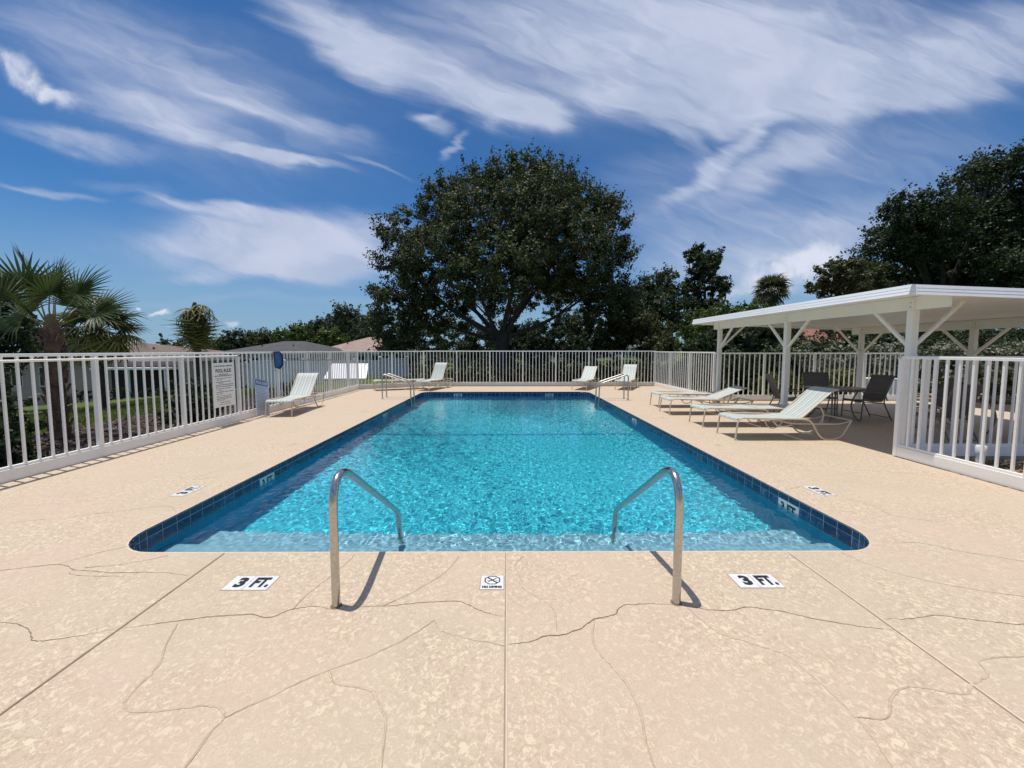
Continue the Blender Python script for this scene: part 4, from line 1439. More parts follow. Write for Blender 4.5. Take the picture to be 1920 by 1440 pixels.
def tree(name, base, lobes, n_leaf, size, mat, label, cat, group=None, seed=1, trunk_r=0.25, fork=0.35, limbs=True, rc=0.28, shell=0.75, sprig=0.12, pick=None):
    bx, by, bz = base
    o = empty(name, base, 0, label, cat, group)
    L = [(x - bx, y - by, z - bz, rx, ry, rz2) for x, y, z, rx, ry, rz2 in lobes]
    leaf_cloud('crown', L, n_leaf, size, mat, o, seed, rc, shell, sprig=sprig)
    if limbs:
        g = random.Random(seed)
        top = max(l[2] for l in L)
        mb = MB()
        fz = fork * top
        fx = sum(l[0] for l in L) / len(L) * 0.15
        mb.tube(smooth_path([(0, 0, -0.3), (fx * 0.3, 0, fz * 0.4), (fx, 0, fz)], 4), [trunk_r * (1.25 if i == 0 else 1.0 - 0.03 * i) for i in range(9)], 10)
        tr_ = mb.build('trunk', M['bark'], o, smooth=True)
        mb = MB()
        for l in (L if pick is None else [L[i] for i in pick]):
            tgt = Vector((l[0], l[1], l[2] + l[5] * 0.2))
            st = Vector((fx * g.uniform(0.3, 1), 0, fz * g.uniform(0.75, 1.0)))
            mid = st.lerp(tgt, 0.5) + Vector((g.uniform(-.3, .3), g.uniform(-.3, .3), g.uniform(-0.5, 0.2)))
            P = smooth_path([st, mid, tgt], 5)
            r0 = trunk_r * g.uniform(0.28, 0.45)
            mb.tube(P, [r0 * (1 - 0.8 * i / (len(P) - 1)) for i in range(len(P))], 6)
            for q in range(4):
                dv = Vector((g.gauss(0, 1), g.gauss(0, 1), g.gauss(0.2, 1))).normalized()
                e = tgt + Vector((dv.x * l[3], dv.y * l[4], dv.z * l[5])) * 0.9
                s0 = P[int(len(P) * g.uniform(0.5, 0.85))]
                mb.tube([s0, s0.lerp(e, 0.5) + Vector((0, 0, g.uniform(-.2, .3))), e], [r0 * 0.35, r0 * 0.22, r0 * 0.06], 5)
        mb.build('limbs', M['bark'], o, smooth=True)
    return o
tree('oak_tree', (-0.36, 24, -0.3), [(0.33, 24, 11.74, 1.79, 1.79, 1.52), (-1.83, 25, 11.54, 1.72, 1.72, 1.46), (-3.86, 25, 10.51, 1.79, 1.79, 1.52), (2.88, 24, 11.14, 1.72, 1.72, 1.46), (4.93, 25, 10.44, 1.79, 1.79, 1.52), (-5.69, 24, 8.86, 1.66, 1.66, 1.41), (-7.0, 25, 7.1, 1.39, 1.39, 1.18), (5.83, 24, 8.36, 1.66, 1.66, 1.41), (1.37, 22, 8.86, 2.65, 2.65, 2.25), (-1.36, 23, 8.71, 2.58, 2.58, 2.19), (-3.82, 22.5, 7.01, 2.25, 2.25, 1.91), (3.22, 22, 7.19, 2.48, 2.48, 2.11), (-6.69, 24, 4.56, 1.46, 1.46, 1.24), (-6.83, 24.5, 2.69, 1.39, 1.39, 1.18), (6.16, 24, 5.55, 1.52, 1.52, 1.29), (0.23, 20.5, 6.24, 2.05, 2.05, 1.74), (-1.99, 21.5, 5.58, 1.66, 1.66, 1.41), (3.97, 23, 5.86, 1.46, 1.46, 1.24), (6.9, 25, 3.82, 1.26, 1.26, 1.07), (-5.59, 26, 3.55, 1.49, 1.49, 1.27), (-3.54, 27, 4.0, 1.26, 1.26, 1.07), (-8.1, 25, 5.2, 0.73, 0.73, 0.62), (7.45, 25, 7.61, 0.79, 0.79, 0.67), (-5.3, 24, 5.05, 1.46, 1.46, 1.24), (-3.08, 26, 4.99, 1.13, 1.13, 0.96), (-1.12, 28, 4.67, 0.86, 0.86, 0.73), (1.29, 26, 6.42, 1.13, 1.13, 0.96), (5.31, 26, 5.17, 1.32, 1.32, 1.12), (-8.41, 25, 3.48, 0.86, 0.86, 0.73), (2.2, 28, 5.56, 1.19, 1.19, 1.01), (3.76, 29, 5.3, 0.93, 0.93, 0.79), (0.4, 29, 4.79, 0.86, 0.86, 0.73), (-0.77, 28, 5.72, 0.99, 0.99, 0.84), (5.37, 28, 3.32, 0.99, 0.99, 0.84), (-7.32, 24, 2.07, 0.86, 0.86, 0.73), (2.86, 25, 6.06, 1.19, 1.19, 1.01), (5.83, 24, 3.9, 1.19, 1.19, 1.01), (7.22, 24, 4.72, 0.99, 0.99, 0.84), (7.03, 25, 2.44, 0.99, 0.99, 0.84), (1.52, 24.5, 12.02, 1.13, 1.13, 0.96), (6.16, 24, 10.02, 0.99, 0.99, 0.84), (-7.94, 24.5, 8.84, 0.6, 0.6, 0.51)],
     190000, 0.145, M['oak_leaf'], 'huge spreading oak with dark crown behind the far fence', 'tree', 'trees standing beyond the pool fence', seed=21, trunk_r=0.5, fork=0.24, limbs=True, rc=0.3, shell=0.75, sprig=0.16, pick=[4, 6, 8, 11, 14, 16, 19, 24])
tree('leafy_tree', (-19.43, 15, -0.6), [(-21.37, 16.64, 2.83, 0.95, 0.95, 0.81), (-20.37, 16.61, 2.32, 0.7, 0.7, 0.59), (-18.32, 13.4, 2.86, 1.24, 1.24, 1.05), (-17.62, 13.51, 1.75, 0.83, 0.83, 0.71), (-19.36, 16.21, 1.84, 0.54, 0.54, 0.46), (-22.1, 15.85, 1.89, 1.03, 1.03, 0.88)],
     22000, 0.12, M['dark_leaf'], 'dark leafy tree at the left edge behind the big palm', 'tree', 'trees standing beyond the pool fence', seed=2, trunk_r=0.18, fork=0.35, limbs=True, rc=0.28, shell=0.75, sprig=0.12, pick=None)
tree('leafy_tree', (-42.46, 60, -1.8), [(-38.85, 56.23, 2.63, 1.99, 1.99, 1.69), (-43.74, 60.64, 2.05, 1.66, 1.66, 1.41), (-38.24, 58.13, 2.19, 1.82, 1.82, 1.55), (-46.74, 61.5, 1.63, 1.32, 1.32, 1.12)],
     12000, 0.28, M['dark_leaf'], 'small dark round tree right of the drooping palm', 'tree', 'trees standing beyond the pool fence', seed=3, trunk_r=0.3, fork=0.35, limbs=True, rc=0.28, shell=0.75, sprig=0.12, pick=None)
tree('leafy_tree', (-34.99, 56, -1.8), [(-32.85, 52.45, 2.99, 1.31, 1.31, 1.11), (-30.68, 50.67, 2.38, 1.54, 1.54, 1.31), (-35.1, 54.6, 2.0, 1.08, 1.08, 0.92)],
     8000, 0.26, M['dull_leaf'], 'feathery grey green tree between the round tree and the bright one', 'tree', 'trees standing beyond the pool fence', seed=4, trunk_r=0.3, fork=0.35, limbs=True, rc=0.28, shell=0.75, sprig=0.3, pick=None)
tree('leafy_tree', (-23.45, 45, -1.6), [(-24.22, 46.33, 3.08, 1.86, 1.86, 1.58), (-26.66, 47.61, 2.6, 1.68, 1.68, 1.43), (-23.0, 48.19, 2.48, 1.49, 1.49, 1.27), (-25.13, 49.78, 3.88, 1.12, 1.12, 0.95), (-27.96, 47.59, 2.07, 1.12, 1.12, 0.95), (-26.73, 49.56, 3.87, 0.87, 0.87, 0.74), (-18.22, 39.91, 2.43, 1.49, 1.49, 1.27)],
     18000, 0.24, M['green_leaf'], 'bright green tree above the dark hip roof', 'tree', 'trees standing beyond the pool fence', seed=5, trunk_r=0.25, fork=0.35, limbs=True, rc=0.28, shell=0.75, sprig=0.12, pick=None)
tree('leafy_tree', (-20.27, 48, -1.5), [(-21.69, 51.38, 5.3, 1.99, 1.99, 1.69), (-20.18, 51.71, 4.68, 2.12, 2.12, 1.8), (-21.7, 47.83, 3.79, 1.85, 1.85, 1.57), (-21.72, 45.25, 3.92, 1.32, 1.32, 1.12), (-15.21, 42.25, 3.35, 1.99, 1.99, 1.69), (-21.39, 49.88, 2.99, 2.25, 2.25, 1.91), (-23.07, 47.66, 2.6, 1.85, 1.85, 1.57), (-19.06, 50.99, 2.67, 2.25, 2.25, 1.91), (-19.0, 46.54, 5.78, 1.46, 1.46, 1.24)],
     34000, 0.22, M['dark_leaf'], 'tall dark tree above the tan roof, left of the oak', 'tree', 'trees standing beyond the pool fence', seed=6, trunk_r=0.4, fork=0.35, limbs=True, rc=0.28, shell=0.75, sprig=0.12, pick=None)
tree('leafy_shrub', (-8.79, 30, -1), [(-8.94, 30, 2.0, 0.58, 0.58, 0.49), (-8.65, 30, 1.59, 0.54, 0.54, 0.46)],
     2500, 0.16, M['green_leaf'], 'light green shrub at the right end of the tan roof', 'shrub', None, seed=7, trunk_r=0.08, fork=0.35, limbs=False, rc=0.28, shell=0.75, sprig=0.12, pick=None)
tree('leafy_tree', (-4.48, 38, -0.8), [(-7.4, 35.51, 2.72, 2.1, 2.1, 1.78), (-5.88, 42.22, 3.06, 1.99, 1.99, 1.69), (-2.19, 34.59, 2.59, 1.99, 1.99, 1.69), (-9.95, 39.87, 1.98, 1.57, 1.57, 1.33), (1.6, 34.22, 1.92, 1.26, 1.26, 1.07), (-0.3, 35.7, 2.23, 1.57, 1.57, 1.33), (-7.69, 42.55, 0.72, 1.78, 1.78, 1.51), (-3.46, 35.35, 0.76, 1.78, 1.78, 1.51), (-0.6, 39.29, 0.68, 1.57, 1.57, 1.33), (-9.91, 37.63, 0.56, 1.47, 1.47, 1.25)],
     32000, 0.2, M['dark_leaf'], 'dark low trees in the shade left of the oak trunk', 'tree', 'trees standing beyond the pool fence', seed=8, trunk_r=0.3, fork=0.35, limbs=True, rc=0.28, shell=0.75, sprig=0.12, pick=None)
tree('leafy_tree', (4.48, 34, -0.3), [(5.81, 33.7, 3.78, 1.59, 1.59, 1.35), (5.05, 32.97, 2.36, 1.5, 1.5, 1.27), (6.21, 31.05, 2.14, 1.31, 1.31, 1.11), (5.15, 36.99, 3.79, 1.03, 1.03, 0.88), (2.44, 29.97, 1.88, 1.13, 1.13, 0.96), (3.71, 34.02, 3.89, 1.22, 1.22, 1.04), (2.52, 37.25, 3.29, 1.22, 1.22, 1.04), (0.46, 30.58, 3.15, 1.22, 1.22, 1.04), (8.5, 34.44, 2.78, 1.22, 1.22, 1.04)],
     24000, 0.18, M['dark_leaf'], 'small dark tree under the right side of the oak crown', 'tree', 'trees standing beyond the pool fence', seed=9, trunk_r=0.2, fork=0.35, limbs=True, rc=0.28, shell=0.75, sprig=0.12, pick=None)
tree('leafy_tree', (11.7, 32, -0.3), [(11.85, 32.55, 6.39, 1.59, 1.59, 1.35), (10.59, 31.45, 3.97, 1.94, 1.94, 1.65), (13.22, 32.6, 6.99, 1.41, 1.41, 1.2), (11.86, 29.74, 4.25, 2.03, 2.03, 1.73), (11.1, 34.41, 6.1, 1.15, 1.15, 0.98)],
     24000, 0.19, M['dark_leaf'], 'dark tree touching the right side of the oak crown', 'tree', 'trees standing beyond the pool fence', seed=10, trunk_r=0.35, fork=0.35, limbs=True, rc=0.28, shell=0.75, sprig=0.12, pick=None)
tree('leafy_tree', (17.09, 34, -0.3), [(16.74, 33.61, 8.78, 1.41, 1.41, 1.2), (16.27, 34.49, 9.92, 0.66, 0.66, 0.56), (19.69, 37.46, 10.54, 0.8, 0.8, 0.68), (16.98, 33.72, 6.71, 1.97, 1.97, 1.67), (15.93, 34.06, 4.55, 2.06, 2.06, 1.75), (18.63, 34.71, 7.34, 0.8, 0.8, 0.68), (16.65, 31.43, 4.41, 1.41, 1.41, 1.2), (16.65, 34.1, 10.29, 0.38, 0.38, 0.32)],
     26000, 0.19, M['dark_leaf'], 'tall dark tree with a notched top right of the oak', 'tree', 'trees standing beyond the pool fence', seed=11, trunk_r=0.35, fork=0.35, limbs=True, rc=0.24, shell=0.75, sprig=0.12, pick=None)
tree('flowering_bush', (8.79, 25, -0.2), [(8.71, 24.85, 2.85, 1.17, 1.17, 0.99), (7.66, 25.94, 2.19, 0.9, 0.9, 0.77), (10.44, 26.0, 2.41, 1.03, 1.03, 0.88), (7.6, 22.86, 3.31, 0.76, 0.76, 0.65), (8.34, 22.07, 1.73, 1.03, 1.03, 0.88)],
     16000, 0.14, M['dull_leaf'], 'dull green flowering bush behind the far right fence corner', 'bush', None, seed=12, trunk_r=0.1, fork=0.35, limbs=False, rc=0.28, shell=0.75, sprig=0.12, pick=None)
tree('broadleaf_tree', (10.81, 19, -0.1), [(9.16, 17.9, 2.48, 1.0, 1.0, 0.85), (11.25, 19.84, 3.02, 0.94, 0.94, 0.8), (9.61, 19.84, 1.98, 0.68, 0.68, 0.58), (12.81, 20.59, 3.19, 0.94, 0.94, 0.8), (9.72, 17.57, 1.88, 0.84, 0.84, 0.71), (11.99, 17.77, 2.67, 0.94, 0.94, 0.8)],
     26000, 0.13, M['green_leaf'], 'rounded bright green tree behind the far end of the pavilion roof', 'tree', 'trees standing beyond the pool fence', seed=13, trunk_r=0.15, fork=0.35, limbs=True, rc=0.24, shell=0.75, sprig=0.12, pick=None)
tree('leafy_tree', (20.93, 24, -0.1), [(18.41, 21.74, 5.77, 0.93, 0.93, 0.79), (22.53, 25.17, 6.2, 1.13, 1.13, 0.96), (19.93, 24.88, 5.53, 0.66, 0.66, 0.56), (25.22, 26.54, 5.97, 1.26, 1.26, 1.07), (19.68, 22.68, 4.55, 1.19, 1.19, 1.01)],
     20000, 0.16, M['dull_leaf'], 'low dark tree rising just behind the pavilion roof', 'tree', 'trees standing beyond the pool fence', seed=14, trunk_r=0.25, fork=0.35, limbs=True, rc=0.28, shell=0.75, sprig=0.12, pick=None)
tree('leafy_tree', (29.93, 27, -0.1), [(27.65, 29.01, 10.19, 0.89, 0.89, 0.76), (25.78, 24.89, 10.27, 1.56, 1.56, 1.33), (27.4, 28.02, 8.54, 1.64, 1.64, 1.39), (27.49, 25.52, 9.15, 2.16, 2.16, 1.84), (34.16, 29.1, 13.83, 1.64, 1.64, 1.39), (30.62, 24.91, 12.82, 1.34, 1.34, 1.14), (33.54, 28.64, 10.47, 2.46, 2.46, 2.09), (34.45, 27.78, 10.78, 2.16, 2.16, 1.84), (30.35, 28.54, 7.1, 2.16, 2.16, 1.84), (34.15, 29.16, 7.01, 2.23, 2.23, 1.9), (24.77, 25.88, 10.5, 0.52, 0.52, 0.44), (32.98, 26.3, 7.57, 2.23, 2.23, 1.9)],
     80000, 0.17, M['dark_leaf'], 'very tall dark oak above the pavilion at the right', 'tree', 'trees standing beyond the pool fence', seed=15, trunk_r=0.5, fork=0.35, limbs=True, rc=0.28, shell=0.75, sprig=0.16, pick=None)
tree('leafy_tree', (32.81, 24, -0.1), [(30.95, 23.2, 11.5, 1.13, 1.13, 0.96), (32.26, 23.89, 8.99, 1.92, 1.92, 1.63), (30.79, 23.52, 6.44, 1.85, 1.85, 1.57), (33.79, 23.69, 9.91, 2.65, 2.65, 2.25), (33.65, 23.48, 6.6, 2.65, 2.65, 2.25), (33.63, 24.91, 4.5, 1.66, 1.66, 1.41)],
     42000, 0.17, M['dark_leaf'], 'dark tree cut off by the right edge of the photo', 'tree', 'trees standing beyond the pool fence', seed=16, trunk_r=0.45, fork=0.35, limbs=True, rc=0.28, shell=0.75, sprig=0.12, pick=None)
tree('dark_shrub', (10.96, 18, -0.1), [(10.12, 18.17, 1.95, 0.74, 0.74, 0.63), (10.47, 17.09, 2.16, 0.94, 0.94, 0.8), (10.55, 15.97, 1.85, 0.79, 0.79, 0.67), (11.3, 18.66, 1.44, 0.99, 0.99, 0.84), (9.45, 16.75, 1.22, 0.87, 0.87, 0.74), (11.08, 16.95, 1.17, 0.87, 0.87, 0.74)],
     13000, 0.13, M['dark_leaf'], 'dark shrub seen through the far end of the pavilion', 'shrub', 'shrubs behind the pavilion', seed=30, trunk_r=0.1, fork=0.35, limbs=False, rc=0.28, shell=0.75, sprig=0.12, pick=None)
tree('dark_shrub', (11.83, 18, -0.1), [(9.62, 15.89, 1.9, 0.74, 0.74, 0.63), (10.79, 16.33, 2.13, 0.94, 0.94, 0.8), (12.43, 17.54, 1.88, 0.79, 0.79, 0.67), (12.29, 18.79, 1.44, 0.99, 0.99, 0.84), (10.07, 16.44, 1.23, 0.87, 0.87, 0.74), (11.46, 16.33, 1.18, 0.87, 0.87, 0.74)],
     13000, 0.13, M['dark_leaf'], 'dark shrub left of the brick house seen under the pavilion roof', 'shrub', 'shrubs behind the pavilion', seed=31, trunk_r=0.1, fork=0.35, limbs=False, rc=0.28, shell=0.75, sprig=0.12, pick=None)
tree('dark_shrub', (19.22, 21, -0.1), [(16.29, 18.87, 1.96, 0.87, 0.87, 0.74), (17.97, 19.56, 2.25, 1.1, 1.1, 0.94), (19.35, 20.01, 1.93, 0.93, 0.93, 0.79), (20.99, 23.02, 1.42, 1.16, 1.16, 0.99), (18.26, 20.98, 1.14, 1.01, 1.01, 0.86), (21.23, 22.11, 1.06, 1.01, 1.01, 0.86)],
     13000, 0.13, M['dark_leaf'], 'dark shrub behind the flowering hedge, right of the brick house', 'shrub', 'shrubs behind the pavilion', seed=32, trunk_r=0.1, fork=0.35, limbs=False, rc=0.28, shell=0.75, sprig=0.12, pick=None)
tree('dark_shrub', (21.77, 21, -0.1), [(21.03, 21.35, 2.02, 0.87, 0.87, 0.74), (22.53, 21.67, 2.32, 1.1, 1.1, 0.94), (24.59, 22.6, 1.98, 0.93, 0.93, 0.79), (20.54, 19.88, 1.44, 1.16, 1.16, 0.99), (21.59, 21.77, 1.12, 1.01, 1.01, 0.86), (24.84, 22.97, 1.04, 1.01, 1.01, 0.86)],
     13000, 0.13, M['dark_leaf'], 'dark shrub behind the near front post of the pavilion', 'shrub', 'shrubs behind the pavilion', seed=33, trunk_r=0.1, fork=0.35, limbs=False, rc=0.28, shell=0.75, sprig=0.12, pick=None)
tree('dark_shrub', (24.66, 21, -0.1), [(23.74, 21.15, 2.01, 0.87, 0.87, 0.74), (25.25, 21.43, 2.31, 1.1, 1.1, 0.94), (27.87, 22.73, 1.98, 0.93, 0.93, 0.79), (26.94, 23.01, 1.42, 1.16, 1.16, 0.99), (25.9, 22.93, 1.1, 1.01, 1.01, 0.86), (24.77, 20.32, 1.1, 1.01, 1.01, 0.86)],
     13000, 0.13, M['dull_leaf'], 'dark shrub seen under the roof near the middle back post', 'shrub', 'shrubs behind the pavilion', seed=34, trunk_r=0.1, fork=0.35, limbs=False, rc=0.28, shell=0.75, sprig=0.12, pick=None)
tree('dark_shrub', (27.71, 21, -0.1), [(26.93, 21.25, 2.01, 0.87, 0.87, 0.74), (29.45, 22.26, 2.34, 1.1, 1.1, 0.94), (30.5, 22.25, 1.97, 0.93, 0.93, 0.79), (30.05, 22.84, 1.42, 1.16, 1.16, 0.99), (25.39, 19.92, 1.16, 1.01, 1.01, 0.86), (31.85, 23.35, 1.03, 1.01, 1.01, 0.86)],
     13000, 0.13, M['dark_leaf'], 'dark shrub under the roof at the right edge of the photo', 'shrub', 'shrubs behind the pavilion', seed=35, trunk_r=0.1, fork=0.35, limbs=False, rc=0.28, shell=0.75, sprig=0.12, pick=None)
tree('garden_bush', (-7.16, 5.4, -0.05), [(-7.17, 5.4, 0.77, 0.34, 0.34, 0.29), (-6.93, 5.4, 0.47, 0.37, 0.37, 0.31), (-7.81, 5.6, 0.43, 0.45, 0.45, 0.38), (-7.01, 5.4, 0.1, 0.34, 0.34, 0.29)],
     6000, 0.06, M['dark_leaf'], 'dark bush behind the left fence at the photo edge', 'bush', None, seed=41, trunk_r=0.03, fork=0.35, limbs=False, rc=0.28, shell=0.75, sprig=0.12, pick=None)
tree('garden_bush', (-7.06, 8.6, -0.05), [(-7.07, 8.6, 0.52, 0.4, 0.4, 0.34), (-7.31, 8.6, 0.19, 0.36, 0.36, 0.31), (-6.8, 8.6, 0.13, 0.4, 0.4, 0.34), (-7.07, 8.6, -0.04, 0.43, 0.43, 0.37)],
     7000, 0.07, M['dark_leaf'], 'dark green bush behind the left fence beside the rules sign', 'bush', None, seed=42, trunk_r=0.03, fork=0.35, limbs=False, rc=0.28, shell=0.75, sprig=0.12, pick=None)
tree('garden_bush', (-6.83, 12.3, -0.1), [(-6.84, 12.3, 0.49, 0.31, 0.31, 0.26), (-6.63, 12.3, 0.2, 0.31, 0.31, 0.26), (-7.01, 12.3, 0.15, 0.27, 0.27, 0.23)],
     2500, 0.08, M['green_leaf'], 'small green bush behind the fence near the leaf net', 'bush', None, seed=43, trunk_r=0.03, fork=0.35, limbs=False, rc=0.28, shell=0.75, sprig=0.12, pick=None)
tree('dark_shrub', (15.21, 11.5, -0.05), [(14.58, 11.5, 0.61, 0.48, 0.48, 0.41), (15.29, 11.5, 0.45, 0.57, 0.57, 0.48), (14.97, 11.5, 0.05, 0.57, 0.57, 0.48), (16.0, 11.5, 0.53, 0.79, 0.79, 0.67)],
     8000, 0.08, M['dull_leaf'], 'dark shrub beyond the near side of the pavilion at the right edge', 'shrub', None, seed=51, trunk_r=0.05, fork=0.35, limbs=False, rc=0.28, shell=0.75, sprig=0.12, pick=None)

def hedge(p0, p1, w, z0, z1, n_leaf, size, mat, label, seed):
    p0, p1 = Vector((*p0, 0)), Vector((*p1, 0))
    L = (p1 - p0).length
    a = math.atan2(p1.y - p0.y, p1.x - p0.x)
    o = empty('hedge', (p0.x, p0.y, z0), a, label, 'hedge')
    h = z1 - z0
    g = random.Random(seed)
    lob = []
    k = max(2, int(L / (h * 0.55)))
    for i in range(k):
        x = L * (i + 0.5) / k
        for zz in (0.25, 0.68):
            lob.append((x, g.uniform(-0.1, 0.1) * w, h * zz + g.uniform(-.04, .04) * h, h * 0.42, w * 0.5, h * 0.33))
    leaf_cloud('foliage', lob, n_leaf, size, mat, o, seed, rc=0.35, sprig=0.08)
    mb = MB()
    for i in range(k * 2):
        x = L * (i + 0.5) / (k * 2)
        mb.tube([(x, 0, -0.1), (x + g.uniform(-.1, .1), g.uniform(-.1, .1), h * 0.5), (x + g.uniform(-.25, .25), g.uniform(-.2, .2), h * 0.85)], [0.025, 0.018, 0.006], 5)
    tag(mb.build('stems', M['bark'], o), kind='stuff')
    return o
hedge((-4.7, 19.2), (4.7, 19.6), 1.5, -0.1, 0.95, 26000, 0.09, M['dull_leaf'], 'low clipped hedge behind the far fence, below the big oak', 61)
hedge((5.75, 19.2), (8.6, 19.0), 1.4, -0.1, 0.95, 9000, 0.09, M['dull_leaf'], 'short clipped hedge behind the far right fence corner', 62)
hedge((7.4, 17.5), (7.4, 12.9), 1.0, -0.1, 1.25, 9000, 0.08, M['dark_leaf'], 'dark hedge along the right fence run', 63)
hedge((7.9, 14.2), (10.6, 14.2), 1.2, -0.1, 1.55, 13000, 0.09, M['dark_leaf'], 'dark hedge behind the pavilion left of the flowering one', 64)
hedge((10.4, 15.3), (20.5, 14.6), 1.4, 0.0, 1.78, 40000, 0.085, M['pale_leaf'], 'pale speckled flowering hedge behind the pavilion', 65)
hedge((8.7, 13.2), (12.6, 13.2), 0.8, -0.05, 0.82, 11000, 0.06, M['yellow_leaf'], 'low yellow green hedge behind the pavilion fence', 66)
hedge((-24, 21.0), (-12.5, 22.0), 1.0, -1.3, -0.55, 9000, 0.11, M['dark_leaf'], 'dark hedge in front of the brown roofed house', 68)

hedge((8.0, 17.4), (24.0, 17.0), 2.0, -0.1, 2.55, 30000, 0.12, M['dark_leaf'], 'tall dark hedge behind the flowering hedge and the pavilion', 69)
hedge((-1.5, 27.5), (9.5, 27.0), 2.0, -0.2, 2.6, 20000, 0.15, M['dark_leaf'], 'tall dark hedge in the shade behind the oak trunk', 70)
# ------------------------------------------------------------------ palms
def frond_meshes(rf, nb, lp, droop, w, mat, seed, spread=118, fold=0.35, segs=3):
    """stalk along +x then a folded fan; returns stalk and blade meshes"""
    g = random.Random(seed)
    st = MB().tube([(0, 0, 0), (lp * 0.5, 0, lp * 0.03), (lp, 0, 0)], [w * 0.55, w * 0.38, w * 0.22], 5).mesh('stalk', M['petiole'], True)
    mb = MB()
    for i in range(nb):
        a = R(-spread + 2 * spread * i / (nb - 1))
        ln = rf * (1.0 - 0.28 * (abs(a) / R(spread)) ** 2) * g.uniform(0.9, 1.05)
        dxy = Vector((math.cos(a), math.sin(a), 0))
        side = Vector((-math.sin(a), math.cos(a), 0))
        vs_ = []
        for k in range(segs + 1):
            t_ = k / segs
            r_ = ln * t_
            z = fold * abs(math.sin(a)) * r_ * 0.45 - droop * rf * t_ ** 2.4 * g.uniform(0.7, 1.3)
            c = Vector((lp, 0, 0)) + dxy * r_ + Vector((0, 0, z)) - Vector((droop * 0.25 * rf * t_ ** 3, 0, 0))
            ww = w * (0.35 + 1.0 * math.sin(math.pi * min(1, t_ * 0.75 + 0.12))) * (1 - t_ ** 3) * 0.6 + 0.0015
            vs_ += [c - side * ww + Vector((0, 0, ww * 0.5)), c, c + side * ww + Vector((0, 0, ww * 0.5))]
        f = []
        for k in range(segs):
            b_ = 3 * k
            f += [(b_, b_ + 1, b_ + 4, b_ + 3), (b_ + 1, b_ + 2, b_ + 5, b_ + 4)]
        mb.add(vs_, f)
    bl = mb.mesh('blades', mat, False, recalc=False)
    return st, bl
def palm(base, h, tr, n_fr, rf, lp, label, seed, el0=80, el1=-25, nb=34, mat=None, droop=0.3, w=0.03, lean=0.0, boots=True, top_spread=0.12, group=None, tilt_mat=None, faced=False):
    mat = mat or M['palm_leaf']
    o = empty('palm_tree', base, 0, label, 'palm tree', group)
    g = random.Random(seed)
    prof = [(tr * 1.35, -0.3), (tr * 1.15, 0.1)] + [(tr * (1.0 + 0.05 * math.sin(9 * t_)), h * t_) for t_ in (0.2, 0.4, 0.6, 0.8)] + [(tr * 0.95, h), (tr * 0.4, h + 0.25)]
    tk = MB().lathe(prof, 14).build('trunk', M['bark'] if not boots else M['boot'], o, smooth=True)
    if boots:
        bm_ = MB()
        bm_.add([(-0.065, 0, 0), (0.065, 0, 0), (0.036, 0.025, 0.14), (-0.036, 0.025, 0.14), (-0.065, 0.028, 0), (0.065, 0.028, 0), (0.03, 0.066, 0.165), (-0.03, 0.066, 0.165)],
                [(0, 1, 2, 3), (4, 7, 6, 5), (0, 4, 5, 1), (1, 5, 6, 2), (2, 6, 7, 3), (3, 7, 4, 0)])
        bme = bm_.mesh('boot', M['boot'])
        k = int(h / 0.052)
        for i in range(k):
            z = 0.05 + (h - 0.1) * i / k
            a = i * 2.39996
            b_ = link_mesh('boot', bme, o, (math.cos(a) * tr * 0.93, math.sin(a) * tr * 0.93, z), a - math.pi / 2)
            b_.rotation_euler.x = R(-9)
    kinds = [frond_meshes(rf, nb, lp, droop * f_, w, mat, seed + q) for q, f_ in enumerate((0.6, 1.0, 1.5))]
    kinds_low = [frond_meshes(rf, nb, lp, droop * 1.3, w, tilt_mat, seed + 9)] if tilt_mat else kinds
    for i in range(n_fr):
        t_ = (i + 0.5) / n_fr
        el = max(-84, el0 + (el1 - el0) * t_ + g.uniform(-8, 8))
        az = i * 137.5 + g.uniform(-15, 15)
        st, bl = (kinds if t_ < 0.6 else kinds_low)[g.randrange(len(kinds if t_ < 0.6 else kinds_low))]
        s_ = g.uniform(0.85, 1.1)
        roll = g.uniform(-25, 25)
        if faced:
            roll = (1 if math.sin(R(az)) * 0.75 + math.cos(R(az)) * 0.65 > 0 else -1) * g.uniform(30, 72)
        fo = empty('frond')
        fo.parent = o
        fo.matrix_local = (Matrix.Translation((math.cos(R(az)) * tr * 0.6, math.sin(R(az)) * tr * 0.6, h + 0.12 - top_spread * t_)) @ Matrix.Rotation(R(az), 4, 'Z') @
                           Matrix.Rotation(R(-el), 4, 'Y') @ Matrix.Rotation(R(roll), 4, 'X') @ Matrix.Scale(s_, 4))
        link_mesh('stalk', st, fo)
        link_mesh('blades', bl, fo)
    return o
palm((-8.12, 6.97, -0.05), 1.98, 0.112, 11, 0.70, 0.62, 'big fan palm with bare stalks behind the left fence', 71, 88, 16, 30, M['palm_leaf'], 0.08, 0.026, faced=True)
palm((-14.7, 14.0, -0.58), 2.75, 0.17, 46, 0.85, 0.62, 'bushy cabbage palm behind the big fan palm', 72, 85, -60, 22, M['palm_far'], 0.45, 0.04, boots=False, tilt_mat=M['palm_yellow'])
palm((-13.55, 17.0, -0.5), 3.85, 0.14, 26, 0.86, 0.20, 'newly planted palm with limp hanging yellow fronds', 73, 12, -170, 14, M['palm_limp'], 0.75, 0.05, boots=False, tilt_mat=M['palm_yellow'], top_spread=1.5)
palm((27.0, 40.0, -0.1), 7.6, 0.22, 56, 1.25, 0.85, 'round headed palm in the distance above the pavilion roof', 74, 88, -65, 20, M['palm_far'], 0.4, 0.07, boots=False)

